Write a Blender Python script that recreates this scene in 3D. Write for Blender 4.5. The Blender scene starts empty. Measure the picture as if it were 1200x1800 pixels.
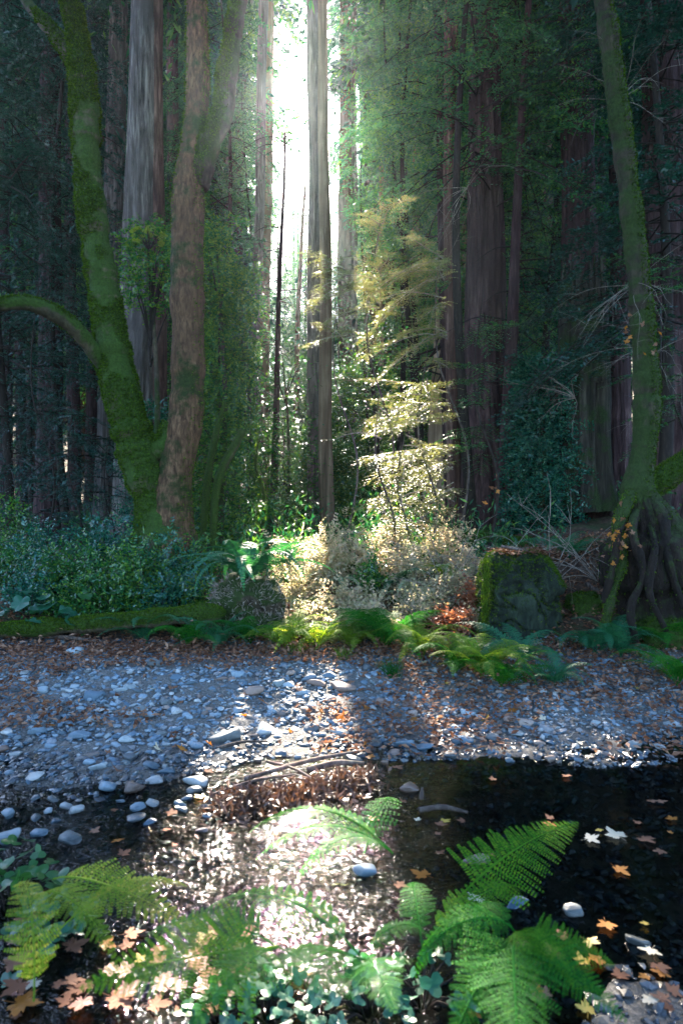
import bpy, math, random
import numpy as np
from mathutils import Vector, Matrix

rng = np.random.default_rng(7)
random.seed(7)
S = bpy.context.scene
C = S.collection

# ------------------------------------------------------------------ camera
EYE = 1.5
cd = bpy.data.cameras.new('camera'); cam = bpy.data.objects.new('camera', cd); C.objects.link(cam)
cd.sensor_fit = 'VERTICAL'; cd.sensor_height = 36; cd.sensor_width = 24; cd.lens = 24
cd.clip_start = 0.05; cd.clip_end = 3000
cam.location = (0, 0, EYE); cam.rotation_euler = (math.radians(90), 0, 0)
cd.dof.use_dof = True; cd.dof.focus_distance = 7.5; cd.dof.aperture_fstop = 3.6
S.camera = cam

# ------------------------------------------------------------------ light
SUN = Vector((-90, 1200, 750)).normalized()
w = bpy.data.worlds.new('World'); S.world = w; w.use_nodes = True
nt = w.node_tree; nt.nodes.clear()
sky = nt.nodes.new('ShaderNodeTexSky'); sky.sky_type = 'NISHITA'; sky.sun_disc = False
sky.sun_elevation = math.asin(SUN.z); sky.sun_rotation = math.atan2(SUN.x, SUN.y)
sky.air_density = 1.0; sky.dust_density = 1.6; sky.ozone_density = 4.0
bg = nt.nodes.new('ShaderNodeBackground'); bg.inputs['Strength'].default_value = 0.10
wo = nt.nodes.new('ShaderNodeOutputWorld')
nt.links.new(sky.outputs[0], bg.inputs[0]); nt.links.new(bg.outputs[0], wo.inputs[0])
sd = bpy.data.lights.new('sun_lamp', 'SUN'); sd.energy = 5.0; sd.angle = math.radians(0.5); sd.color = (1.0, 0.86, 0.71)
so = bpy.data.objects.new('sun_lamp', sd); C.objects.link(so)
so.rotation_euler = SUN.to_track_quat('Z', 'Y').to_euler(); so.location = SUN * 60
S.view_settings.view_transform = 'Standard'; S.view_settings.look = 'None'
S.view_settings.exposure = 3.35; S.view_settings.gamma = 1.0; S.view_settings.use_curve_mapping = False
S.render.engine = 'CYCLES'
cy = S.cycles
cy.use_denoising = True
try: cy.denoiser = 'OPENIMAGEDENOISE'; cy.denoising_input_passes = 'RGB_ALBEDO_NORMAL'; cy.denoising_prefilter = 'ACCURATE'
except Exception: pass
cy.max_bounces = 5; cy.diffuse_bounces = 2; cy.glossy_bounces = 2; cy.transmission_bounces = 3
cy.transparent_max_bounces = 8; cy.volume_bounces = 0; cy.sample_clamp_indirect = 4; cy.sample_clamp_direct = 0
cy.caustics_reflective = False; cy.caustics_refractive = False
HAZE = 0.00026

# ------------------------------------------------------------------ helpers
def P(px, py, Y):                       # a pixel of the photo at a distance -> a place
    return np.array([(px - 600) / 1200 * Y, Y, EYE - (py - 900) / 1200 * Y])

def _h(i, j, k):
    n = (i * 374761393 + j * 668265263 + k * 2147483647 * 31 + 1013904223) & 0xffffffff
    n = ((n ^ (n >> 13)) * 1274126177) & 0xffffffff
    return ((n ^ (n >> 16)) & 0xffff) / 65535.0

def vnoise(x, y, z=None):
    x = np.asarray(x, float); y = np.asarray(y, float); z = np.zeros_like(x) if z is None else np.asarray(z, float)
    xi = np.floor(x).astype(np.int64); yi = np.floor(y).astype(np.int64); zi = np.floor(z).astype(np.int64)
    fx = x - xi; fy = y - yi; fz = z - zi
    fx = fx * fx * (3 - 2 * fx); fy = fy * fy * (3 - 2 * fy); fz = fz * fz * (3 - 2 * fz)
    def L(k):
        a = _h(xi, yi, k) * (1 - fx) + _h(xi + 1, yi, k) * fx
        b = _h(xi, yi + 1, k) * (1 - fx) + _h(xi + 1, yi + 1, k) * fx
        return a * (1 - fy) + b * fy
    return (L(zi) * (1 - fz) + L(zi + 1) * fz) * 2 - 1

def fbm(x, y, z=None, o=3):
    r = 0; a = 1
    for i in range(o):
        m = 2.03 ** i
        r = r + a * vnoise(np.asarray(x) * m + 17 * i, np.asarray(y) * m + 5 * i, None if z is None else np.asarray(z) * m)
        a *= .5
    return r

def smooth(a, b, x):
    t = np.clip((x - a) / (b - a), 0, 1); return t * t * (3 - 2 * t)

def hgt(x, y):                          # the lie of the land
    x = np.asarray(x, float); y = np.asarray(y, float)
    n = fbm(x * .9, y * .9, o=3)
    shore = 4.25 - 0.45 * smooth(-.2, -1.4, x) + 0.12 * fbm(x * 1.3 + 4, y * 0.6, o=2)
    near = 1.62 + 0.12 * fbm(x * 1.5, y * .7 + 9, o=2) + .25 * smooth(-.2, -1.0, x) + .85 * smooth(.4, 1.0, x)
    bar = 0.24 * smooth(shore - .1, 6.4, y) + .015 * n
    bed = -0.17 * smooth(shore + .05, shore - .9, y) * (1 - .85 * smooth(-.45, -1.05, x)) - .012 + .014 * n
    z = np.where(y > shore - .1, np.maximum(bar, bed), bed)
    nb = 0.20 * smooth(near, near - .9, y) * (1 + .5 * smooth(.2, -1, x)) * (1 - .93 * smooth(.3, .9, x)) - .3 * smooth(near - .2, near + .25, y)
    z = np.where(y < near + .2, np.maximum(z, nb + .02 * n), z)
    z = np.where((y < near + .2) & (y > near - .25), z, z)
    foot = 6.15 + .25 * fbm(x * .6 + 3, x * 0 + 2, o=2) - .25 * smooth(.6, 1.4, x)
    rise = smooth(foot, foot + 1.9 + 1.7 * smooth(-1.3, -.7, x) * smooth(1.9, 1.3, x), y)
    z = z + rise * (.42 + .22 * smooth(-.8, 1.0, x) + .12 * n + .25 * smooth(1.4, 3.0, x))
    far = np.clip(y - 8.5, 0, None)
    z = z + far * .034 + .15 * smooth(0, 6, far) * fbm(x * .25, y * .25, o=2)
    z = z + .45 * smooth(1.0, 6, x) * smooth(7, 13, y)
    d = np.clip(y - 42, 0, None)
    z = z + .22 * d + .3 * np.clip(np.abs(x + 3) - 14, 0, None) * smooth(18, 30, y)
    return z

def ground(x, y): return float(hgt(np.array([x]), np.array([y]))[0])

# which spots of the ground the sun reaches: an opening in the canopy, wandering dapples around it
def lit(x, y):
    n = vnoise(x * 1.7 + 3, y * 1.1 + 8); m = vnoise(x * 2.6 + 30, y * 1.5 + 2)
    a = -0.95 - .25 * smooth(4.5, 2, y) - .35 * smooth(5.2, 6, y) + .25 * n; b = 1.22 - .25 * smooth(4.5, 2.5, y) + .3 * n + .9 * smooth(4.0, 4.6, y)
    core = (x > a) & (x < b) & (y > 1.9) & (y < 11)
    dap = (m > .56) & (np.abs(x) < 4) & (y > 2.3) & (y < 9)
    return core | dap

def sunmask(V):                         # points lying on a ray from the sun to those spots
    t = (V[:, 2] - .35) / SUN.z
    gx = V[:, 0] - t * SUN.x; gy = V[:, 1] - t * SUN.y
    return lit(gx, gy) & (t > 2.5)

class MB:
    def __init__(s): s.v = []; s.f3 = []; s.f4 = []; s.n = 0; s.uv = []
    def add(s, v, f):
        v = np.asarray(v, np.float32).reshape(-1, 3); f = np.asarray(f, np.int64)
        s.v.append(v)
        (s.f3 if f.shape[1] == 3 else s.f4).append(f + s.n); s.n += len(v)
        return s
    def arrays(s):
        V = np.concatenate(s.v) if s.v else np.zeros((0, 3), np.float32)
        f3 = np.concatenate(s.f3) if s.f3 else np.zeros((0, 3), np.int64)
        f4 = np.concatenate(s.f4) if s.f4 else np.zeros((0, 4), np.int64)
        return V, f3, f4
    def mesh(s, name, mat, sm=True):
        return mk_mesh(name, *s.arrays(), mat, sm)
    def build(s, name, mat, parent=None, sm=True):
        return link(name, s.mesh(name, mat, sm), parent)

def mk_mesh(name, V, f3, f4, mat, sm=True):
    me = bpy.data.meshes.new(name)
    me.vertices.add(len(V)); me.vertices.foreach_set('co', np.ascontiguousarray(V, np.float32).ravel())
    nl = len(f3) * 3 + len(f4) * 4
    me.loops.add(nl); me.loops.foreach_set('vertex_index', np.concatenate([f3.ravel(), f4.ravel()]).astype(np.int32))
    me.polygons.add(len(f3) + len(f4))
    st = np.concatenate([np.arange(len(f3)) * 3, len(f3) * 3 + np.arange(len(f4)) * 4]).astype(np.int32)
    me.polygons.foreach_set('loop_start', st)
    me.polygons.foreach_set('use_smooth', np.full(len(st), sm, bool))
    me.update(calc_edges=True)
    if mat: me.materials.append(mat)
    return me

def link(name, me, parent=None, loc=None):
    o = bpy.data.objects.new(name, me); C.objects.link(o)
    if parent: o.parent = parent
    if loc is not None: o.location = Vector([float(c) for c in loc])
    return o

def tag(o, label=None, cat=None, group=None, kind=None):
    if label: o['label'] = label
    if cat: o['category'] = cat
    if group: o['group'] = group
    if kind: o['kind'] = kind
    return o

def empty(name, loc, label, cat, group=None):
    e = bpy.data.objects.new(name, None); C.objects.link(e); e.location = Vector([float(c) for c in loc]); e.empty_display_size = .2
    return tag(e, label, cat, group)

def resample(pts, rad, n):
    pts = np.asarray(pts, float); rad = np.asarray(rad, float)
    k = len(pts)
    d = np.r_[0, np.cumsum(np.linalg.norm(np.diff(pts, axis=0), axis=1))]
    if k < 3:
        t = np.linspace(0, d[-1], n)
        return np.stack([np.interp(t, d, pts[:, i]) for i in range(3)], 1), np.interp(t, d, rad)
    m = np.gradient(pts, d, axis=0); mr = np.gradient(rad, d)
    t = np.linspace(0, d[-1], n); i = np.clip(np.searchsorted(d, t, 'right') - 1, 0, k - 2)
    h = d[i + 1] - d[i]; u = (t - d[i]) / h
    h00 = 2 * u**3 - 3 * u**2 + 1; h10 = u**3 - 2 * u**2 + u; h01 = -2 * u**3 + 3 * u**2; h11 = u**3 - u**2
    Q = h00[:, None] * pts[i] + (h10 * h)[:, None] * m[i] + h01[:, None] * pts[i + 1] + (h11 * h)[:, None] * m[i + 1]
    R = h00 * rad[i] + h10 * h * mr[i] + h01 * rad[i + 1] + h11 * h * mr[i + 1]
    return Q, np.maximum(R, .0004)

def tube(mb, pts, rad, n=None, seg=8, disp=None, cap=True):
    if n: pts, rad = resample(pts, rad, n)
    pts = np.asarray(pts, float); rad = np.asarray(rad, float); n = len(pts)
    T = np.gradient(pts, axis=0); T /= np.linalg.norm(T, axis=1)[:, None] + 1e-9
    a = np.array([1., 0, 0]) if abs(T[0][0]) < .8 else np.array([0, 1., 0])
    U = np.zeros_like(T)
    for i in range(n):
        a = a - T[i] * a.dot(T[i]); a /= np.linalg.norm(a) + 1e-9; U[i] = a
    W = np.cross(T, U)
    th = np.linspace(0, 2 * math.pi, seg, endpoint=False)
    r = np.repeat(rad[:, None], seg, 1)
    if disp is not None: r = r * disp(th[None, :], np.repeat(pts[:, None, :], seg, 1), r)
    V = pts[:, None, :] + r[:, :, None] * (np.cos(th)[None, :, None] * U[:, None, :] + np.sin(th)[None, :, None] * W[:, None, :])
    i = np.arange(n - 1)[:, None] * seg; j = np.arange(seg)[None, :]; j2 = (j + 1) % seg
    F = np.stack([i + j, i + j2, i + seg + j2, i + seg + j], -1).reshape(-1, 4)
    base = mb.n
    mb.add(V.reshape(-1, 3), F)
    if cap:
        mb.add(np.array([pts[0], pts[-1]]), np.zeros((0, 3), int))
        c0 = mb.n - 2; k = np.arange(seg); k2 = (k + 1) % seg
        mb.f3.append(np.stack([np.full(seg, c0), base + k2, base + k], 1))
        e = base + (n - 1) * seg
        mb.f3.append(np.stack([np.full(seg, c0 + 1), e + k, e + k2], 1))
    return V

def nrm(a): return a / (np.linalg.norm(a, axis=-1, keepdims=True) + 1e-9)

def blades(mb, pos, d, nor, L, W, mid=.45, fold=.15):   # leaf shaped quads
    d = nrm(d); s = nrm(np.cross(d, nor)); nn = np.cross(s, d)
    L = np.broadcast_to(np.asarray(L, float), (len(pos),))[:, None]; W = np.broadcast_to(np.asarray(W, float), (len(pos),))[:, None]
    a = pos; b = pos + d * L * mid + s * W * .5 + nn * W * fold; c = pos + d * L; e = pos + d * L * mid - s * W * .5 + nn * W * fold
    V = np.stack([a, b, c, e], 1).reshape(-1, 3)
    F = np.arange(len(pos) * 4).reshape(-1, 4)
    mb.add(V, F)

def unit(n, r=rng):
    v = r.normal(size=(n, 3)); return nrm(v)

def leaflets(mb, pos, d, nor, L, k, lL, lW, r=rng, ang=.9):  # k pairs of needles along each branchlet
    n = len(pos); d = nrm(d); s = nrm(np.cross(d, nor)); L = np.broadcast_to(L, (n,))
    t = (np.arange(k) + .5) / k
    p = pos[:, None, :] + d[:, None, :] * (L[:, None] * t)[:, :, None] - np.array([0, 0, 1.]) * (L[:, None] * t**2 * .18)[:, :, None]
    fall = (1.05 - .6 * t)[None, :] * np.ones((n, 1))
    for sg in (-1, 1):
        dd = d[:, None, :] * math.cos(ang) + sg * s[:, None, :] * math.sin(ang) + r.normal(0, .16, (n, k, 3))
        blades(mb, p.reshape(-1, 3), dd.reshape(-1, 3), (nor[:, None, :] + r.normal(0, .3, (n, k, 3))).reshape(-1, 3),
               (lL * fall * r.uniform(.7, 1.2, (n, k))).ravel(), lW, fold=.05)

# ------------------------------------------------------------------ materials
def mat(name): 
    m = bpy.data.materials.new(name); m.use_nodes = True; n = m.node_tree; n.nodes.clear()
    o = n.nodes.new('ShaderNodeOutputMaterial'); return m, n, o
def N(n, t, **kw):
    x = n.nodes.new(t)
    for k, v in kw.items(): setattr(x, k, v)
    return x
def noise(n, scale, detail=4, vec=None, rough=.6, dist=0):
    x = N(n, 'ShaderNodeTexNoise'); x.inputs['Scale'].default_value = scale; x.inputs['Detail'].default_value = detail
    x.inputs['Roughness'].default_value = rough; x.inputs['Distortion'].default_value = dist
    if vec: n.links.new(vec, x.inputs['Vector'])
    return x.outputs['Fac']
def ramp(n, fac, stops):
    r = N(n, 'ShaderNodeValToRGB'); e = r.color_ramp.elements
    e[0].position, e[0].color = stops[0][0], (*stops[0][1], 1); e[1].position, e[1].color = stops[-1][0], (*stops[-1][1], 1)
    for p, c in stops[1:-1]:
        q = e.new(p); q.color = (*c, 1)
    n.links.new(fac, r.inputs[0]); return r.outputs[0]
def mixc(n, fac, a, b):
    m = N(n, 'ShaderNodeMix', data_type='RGBA')
    if isinstance(fac, float): m.inputs[0].default_value = fac
    else: n.links.new(fac, m.inputs[0])
    for i, c in ((6, a), (7, b)):
        if isinstance(c, tuple): m.inputs[i].default_value = (*c, 1)
        else: n.links.new(c, m.inputs[i])
    return m.outputs[2]
def maprange(n, f, a, b, c=0, d=1):
    m = N(n, 'ShaderNodeMapRange'); n.links.new(f, m.inputs[0])
    for i, v in enumerate((a, b, c, d)): m.inputs[i + 1].default_value = v
    return m.outputs[0]
def bump(n, h, st, dist):
    b = N(n, 'ShaderNodeBump'); b.inputs['Strength'].default_value = st; b.inputs['Distance'].default_value = dist
    n.links.new(h, b.inputs['Height']); return b.outputs[0]
def princ(n, o, col, rough=.8, nor=None, spec=.3):
    p = N(n, 'ShaderNodeBsdfPrincipled')
    if isinstance(col, tuple): p.inputs['Base Color'].default_value = (*col, 1)
    else: n.links.new(col, p.inputs['Base Color'])
    if isinstance(rough, float): p.inputs['Roughness'].default_value = rough
    else: n.links.new(rough, p.inputs['Roughness'])
    p.inputs['Specular IOR Level'].default_value = spec
    if nor: n.links.new(nor, p.inputs['Normal'])
    n.links.new(p.outputs[0], o.inputs[0]); return p

def leaf_mat(name, stops, trans=.45, rough=.4, spec=.5, tint=(1.15, 1.1, .45)):
    m, n, o = mat(name)
    g = N(n, 'ShaderNodeNewGeometry'); oi = N(n, 'ShaderNodeObjectInfo')
    a = N(n, 'ShaderNodeMath', operation='MULTIPLY_ADD'); n.links.new(oi.outputs['Random'], a.inputs[0]); a.inputs[1].default_value = .25
    b = N(n, 'ShaderNodeMath', operation='MULTIPLY'); n.links.new(g.outputs['Random Per Island'], b.inputs[0]); b.inputs[1].default_value = .75
    n.links.new(b.outputs[0], a.inputs[2])
    col = ramp(n, a.outputs[0], stops)
    p = princ(n, o, col, rough, None, spec)
    tr = N(n, 'ShaderNodeBsdfTranslucent')
    mu = N(n, 'ShaderNodeMix', data_type='RGBA', blend_type='MULTIPLY'); mu.inputs[0].default_value = 1
    n.links.new(col, mu.inputs[6]); mu.inputs[7].default_value = (tint[0] * 1.3, tint[1] * 1.3, tint[2] * 1.3, 1)
    n.links.new(mu.outputs[2], tr.inputs[0])
    mx = N(n, 'ShaderNodeMixShader'); mx.inputs[0].default_value = trans
    n.links.new(p.outputs[0], mx.inputs[1]); n.links.new(tr.outputs[0], mx.inputs[2]); n.links.new(mx.outputs[0], o.inputs[0])
    return m

def bark_mat(name, dark, mid, light, zs=.35, sc=9, bd=.03, moss=None, mossfac=.5):
    m, n, o = mat(name)
    tc = N(n, 'ShaderNodeTexCoord'); mp = N(n, 'ShaderNodeMapping'); n.links.new(tc.outputs['Object'], mp.inputs[0]); mp.inputs['Scale'].default_value = (1, 1, zs * .25)
    oi = N(n, 'ShaderNodeObjectInfo')
    f = noise(n, sc, 6, mp.outputs[0], .65, .6)
    fine = noise(n, sc * 5, 3, mp.outputs[0], .6)
    big = noise(n, .8, 3, tc.outputs['Object'])
    h = N(n, 'ShaderNodeMath', operation='MULTIPLY_ADD'); n.links.new(fine, h.inputs[0]); h.inputs[1].default_value = .35; n.links.new(f, h.inputs[2])
    c = ramp(n, f, [(.34, dark), (.5, mid), (.66, light)])
    c = mixc(n, maprange(n, big, .35, .7), c, tuple(min(1, x * .62) for x in mid))
    hs = N(n, 'ShaderNodeHueSaturation'); n.links.new(c, hs.inputs['Color'])
    n.links.new(maprange(n, oi.outputs['Random'], 0, 1, .75, 1.25), hs.inputs['Value'])
    c = hs.outputs[0]
    if moss:
        mn = noise(n, 2.2, 5, tc.outputs['Object'], .7)
        sx = N(n, 'ShaderNodeSeparateXYZ'); g = N(n, 'ShaderNodeNewGeometry'); n.links.new(g.outputs['Normal'], sx.inputs[0])
        ad = N(n, 'ShaderNodeMath', operation='MULTIPLY_ADD'); n.links.new(sx.outputs['Z'], ad.inputs[0]); ad.inputs[1].default_value = .25; n.links.new(mn, ad.inputs[2])
        mc = ramp(n, noise(n, 45, 4, tc.outputs['Object']), [(.3, tuple(x * .4 for x in moss)), (.7, moss)])
        c = mixc(n, maprange(n, ad.outputs[0], .62 - mossfac * .4, .72 - mossfac * .4), c, mc)
    princ(n, o, c, .88, bump(n, h.outputs[0], .9, bd), .25)
    return m

M = {}
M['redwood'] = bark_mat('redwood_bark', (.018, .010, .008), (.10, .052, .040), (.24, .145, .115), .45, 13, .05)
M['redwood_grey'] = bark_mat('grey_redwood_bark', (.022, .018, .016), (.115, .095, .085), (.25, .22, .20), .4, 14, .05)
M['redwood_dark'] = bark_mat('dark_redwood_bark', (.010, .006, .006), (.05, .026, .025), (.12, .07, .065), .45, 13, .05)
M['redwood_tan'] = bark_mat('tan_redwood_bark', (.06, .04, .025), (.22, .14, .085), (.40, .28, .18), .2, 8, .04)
M['root'] = bark_mat('root_bark', (.004, .003, .002), (.014, .009, .006), (.034, .022, .015), 1.2, 12, .05, (.03, .05, .01), .1)
M['snag'] = bark_mat('snag_wood', (.006, .006, .004), (.04, .034, .024), (.11, .10, .07), .2, 14, .06, (.03, .055, .014), .3)
M['maple'] = bark_mat('brown_maple_bark', (.02, .011, .006), (.115, .062, .032), (.25, .15, .08), 1.2, 26, .05, (.03, .052, .010), .3)
M['mossy'] = bark_mat('mossy_bark', (.03, .026, .016), (.08, .07, .04), (.15, .12, .07), 1.6, 14, .03, (.035, .075, .008), .7)
M['mossy_half'] = bark_mat('half_mossy_bark', (.014, .011, .008), (.05, .04, .026), (.11, .088, .056), 1.6, 14, .03, (.028, .052, .009), .5)
M['twig'] = bark_mat('twig_bark', (.09, .075, .06), (.24, .20, .16), (.42, .37, .31), 1, 30, .002)
M['stick'] = bark_mat('driftwood', (.02, .015, .012), (.08, .06, .05), (.20, .165, .14), 1, 30, .004)
M['dark_twig'] = bark_mat('dark_twig_bark', (.008, .006, .005), (.022, .016, .012), (.045, .034, .026), 1, 30, .002)
M['stump'] = bark_mat('stump_wood', (.004, .006, .004), (.014, .024, .015), (.04, .06, .035), .9, 10, .05, (.03, .055, .008), -.25)
M['moss'] = leaf_mat('moss_tufts', [(0, (.014, .034, .004)), (.6, (.045, .095, .008)), (1, (.10, .17, .012))], .3, .8, .1)
M['conifer'] = leaf_mat('conifer_needles', [(0, (.005, .038, .020)), (.5, (.014, .12, .055)), (1, (.11, .24, .025))], .38, .38, .55)
M['conifer_dark'] = leaf_mat('dark_conifer_needles', [(0, (.003, .024, .026)), (1, (.008, .075, .058))], .3, .4, .5)
M['conifer_sunlit'] = leaf_mat('sunlit_conifer_needles', [(0, (.06, .10, .04)), (.6, (.14, .17, .07)), (1, (.24, .21, .11))], .5, .4, .5, (1.2, 1.08, .6))  # conifer needles paled, the sunbeam's glare put into their colour
M['bay'] = leaf_mat('laurel_leaves', [(0, (.008, .05, .020)), (.5, (.024, .13, .038)), (1, (.14, .26, .025))], .35, .25, .8)
M['glossy'] = leaf_mat('blue_glossy_leaves', [(0, (.005, .05, .042)), (.6, (.018, .115, .085)), (1, (.06, .21, .12))], .3, .2, .9)
M['bright'] = leaf_mat('yellow_green_leaves', [(0, (.08, .16, .015)), (1, (.20, .26, .03))], .5, .3, .6)
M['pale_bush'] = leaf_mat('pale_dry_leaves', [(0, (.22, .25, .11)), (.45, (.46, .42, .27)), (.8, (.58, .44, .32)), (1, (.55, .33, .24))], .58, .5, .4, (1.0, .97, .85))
M['red_bush'] = leaf_mat('rusty_leaves', [(0, (.20, .06, .03)), (.6, (.33, .14, .08)), (1, (.42, .28, .18))], .45, .5, .3, (1.1, .9, .6))
M['fern'] = leaf_mat('fern_green', [(0, (.006, .07, .012)), (.6, (.018, .145, .018)), (1, (.07, .21, .014))], .42, .6, .06)
M['fern_sunlit'] = leaf_mat('fern_sunlit', [(0, (.20, .28, .12)), (1, (.42, .46, .30))], .5, .4, .4, (1, 1, .8))  # sword fern whitened, sun glare put into its colour
M['fern_mid'] = leaf_mat('fern_sunlit_green', [(0, (.03, .14, .012)), (.6, (.07, .22, .018)), (1, (.16, .30, .02))], .5, .6, .06)  # lighter copy of the fern green with sunlight in its colour
M['fern_blue'] = leaf_mat('fern_blue_green', [(0, (.008, .08, .042)), (1, (.035, .18, .08))], .4, .5, .25)
M['fern_lime'] = leaf_mat('fern_lime', [(0, (.07, .17, .02)), (.7, (.15, .25, .03)), (1, (.30, .30, .06))], .5, .6, .06)  # yellow green stands in for sunlight on the ferns
M['clover'] = leaf_mat('clover_green', [(0, (.012, .08, .05)), (1, (.03, .14, .075))], .35, .35, .6)
M['oxalis'] = leaf_mat('ground_leaf_green', [(0, (.015, .075, .03)), (.7, (.04, .14, .04)), (1, (.14, .2, .03))], .4, .3, .6)
M['dry_leaf'] = leaf_mat('dry_maple_leaf', [(0, (.06, .026, .016)), (.45, (.17, .08, .048)), (.75, (.30, .17, .11)), (1, (.45, .31, .23))], .3, .7, .08, (1.0, .8, .5))
M['pink_leaf'] = leaf_mat('pink_maple_leaf', [(0, (.22, .10, .08)), (1, (.40, .22, .17))], .3, .6, .3, (1, .9, .8))
M['jam_leaf'] = leaf_mat('soggy_leaf', [(0, (.02, .012, .008)), (.6, (.085, .045, .028)), (.9, (.19, .11, .07)), (1, (.32, .2, .14))], .2, .35, .5, (1, .8, .5))
M['orange_leaf'] = leaf_mat('orange_maple_leaf', [(0, (.35, .10, .02)), (1, (.48, .22, .04))], .4, .5, .3, (1.1, .9, .4))
M['yellow_leaf'] = leaf_mat('yellow_maple_leaf', [(0, (.5, .33, .05)), (1, (.6, .48, .12))], .4, .5, .3, (1.1, .9, .4))
M['pale_leaf'] = leaf_mat('pale_maple_leaf', [(0, (.6, .52, .36)), (1, (.7, .64, .5))], .35, .5, .3, (1, .95, .8))

def stone_mat(name, stops, wet=False):
    m, n, o = mat(name)
    g = N(n, 'ShaderNodeNewGeometry'); oi = N(n, 'ShaderNodeObjectInfo'); tc = N(n, 'ShaderNodeTexCoord')
    a = N(n, 'ShaderNodeMath', operation='ADD'); n.links.new(oi.outputs['Random'], a.inputs[0]); n.links.new(g.outputs['Random Per Island'], a.inputs[1])
    fr = N(n, 'ShaderNodeMath', operation='FRACT'); n.links.new(a.outputs[0], fr.inputs[0])
    c = ramp(n, fr.outputs[0], stops)
    sp = noise(n, 55, 5, g.outputs['Position'], .7)
    c = mixc(n, maprange(n, sp, .5, .75, 0, .6), c, tuple(x * .45 for x in stops[1][1]))
    sx = N(n, 'ShaderNodeSeparateXYZ'); n.links.new(g.outputs['Position'], sx.inputs[0])
    ad = N(n, 'ShaderNodeMath', operation='MULTIPLY_ADD'); n.links.new(noise(n, 6, 2, g.outputs['Position']), ad.inputs[0]); ad.inputs[1].default_value = .05; n.links.new(sx.outputs['Z'], ad.inputs[2])
    wetf = maprange(n, ad.outputs[0], .035, .075, 1, 0)      # the waterline darkens stone
    hs = N(n, 'ShaderNodeHueSaturation'); n.links.new(c, hs.inputs['Color']); hs.inputs['Value'].default_value = .38; hs.inputs['Saturation'].default_value = 1.3
    c2 = mixc(n, wetf, c, hs.outputs[0])
    princ(n, o, c2, maprange(n, wetf, 0, 1, .75, .22), bump(n, sp, .4, .006), .5)
    return m
M['stone'] = stone_mat('river_stone', [(0, (.06, .085, .09)), (.2, (.14, .21, .27)), (.4, (.07, .12, .16)), (.6, (.24, .32, .37)), (.72, (.15, .11, .09)), (.85, (.12, .17, .18)), (.95, (.33, .36, .36)), (1, (.5, .5, .48))])
M['stone_wet'] = stone_mat('wet_creek_stone', [(0, (.05, .06, .075)), (.4, (.09, .11, .13)), (.7, (.05, .045, .04)), (.9, (.14, .13, .11)), (1, (.28, .30, .30))])
M['stone_brown'] = stone_mat('brown_stone', [(0, (.15, .10, .08)), (.5, (.22, .16, .13)), (1, (.30, .24, .20))])
M['stone_pale'] = stone_mat('pale_stone', [(0, (.20, .27, .31)), (.5, (.29, .35, .37)), (1, (.40, .41, .39))])
M['stone_dark'] = stone_mat('dark_stone', [(0, (.06, .075, .085)), (.5, (.09, .11, .12)), (1, (.13, .15, .15))])

def ground_mat():
    m, n, o = mat('forest_ground')
    g = N(n, 'ShaderNodeNewGeometry'); sx = N(n, 'ShaderNodeSeparateXYZ'); n.links.new(g.outputs['Position'], sx.inputs[0])
    f = noise(n, 14, 6, g.outputs['Position'], .75); f2 = noise(n, 70, 4, g.outputs['Position'], .7); b = noise(n, 1.5, 4, g.outputs['Position'])
    soil = ramp(n, f, [(.3, (.02, .013, .009)), (.5, (.07, .045, .03)), (.7, (.17, .11, .075))])
    mossc = ramp(n, f2, [(.3, (.012, .03, .008)), (.7, (.05, .09, .02))])
    soil = mixc(n, maprange(n, b, .5, .62), soil, mossc)
    grav = ramp(n, f2, [(.3, (.04, .045, .045)), (.5, (.13, .135, .13)), (.7, (.26, .25, .23))])
    z = N(n, 'ShaderNodeMath', operation='MULTIPLY_ADD'); n.links.new(b, z.inputs[0]); z.inputs[1].default_value = .1; n.links.new(sx.outputs['Z'], z.inputs[2])
    c = mixc(n, maprange(n, z.outputs[0], .28, .36), grav, soil)
    wetf = maprange(n, sx.outputs['Z'], -.03, .03, 1, 0)
    bed = ramp(n, f, [(.3, (.02, .018, .014)), (.55, (.07, .055, .04)), (.75, (.12, .10, .07))])
    c = mixc(n, wetf, c, bed)
    princ(n, o, c, .9, bump(n, f2, .8, .03), .2); return m
M['ground'] = ground_mat()

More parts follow.
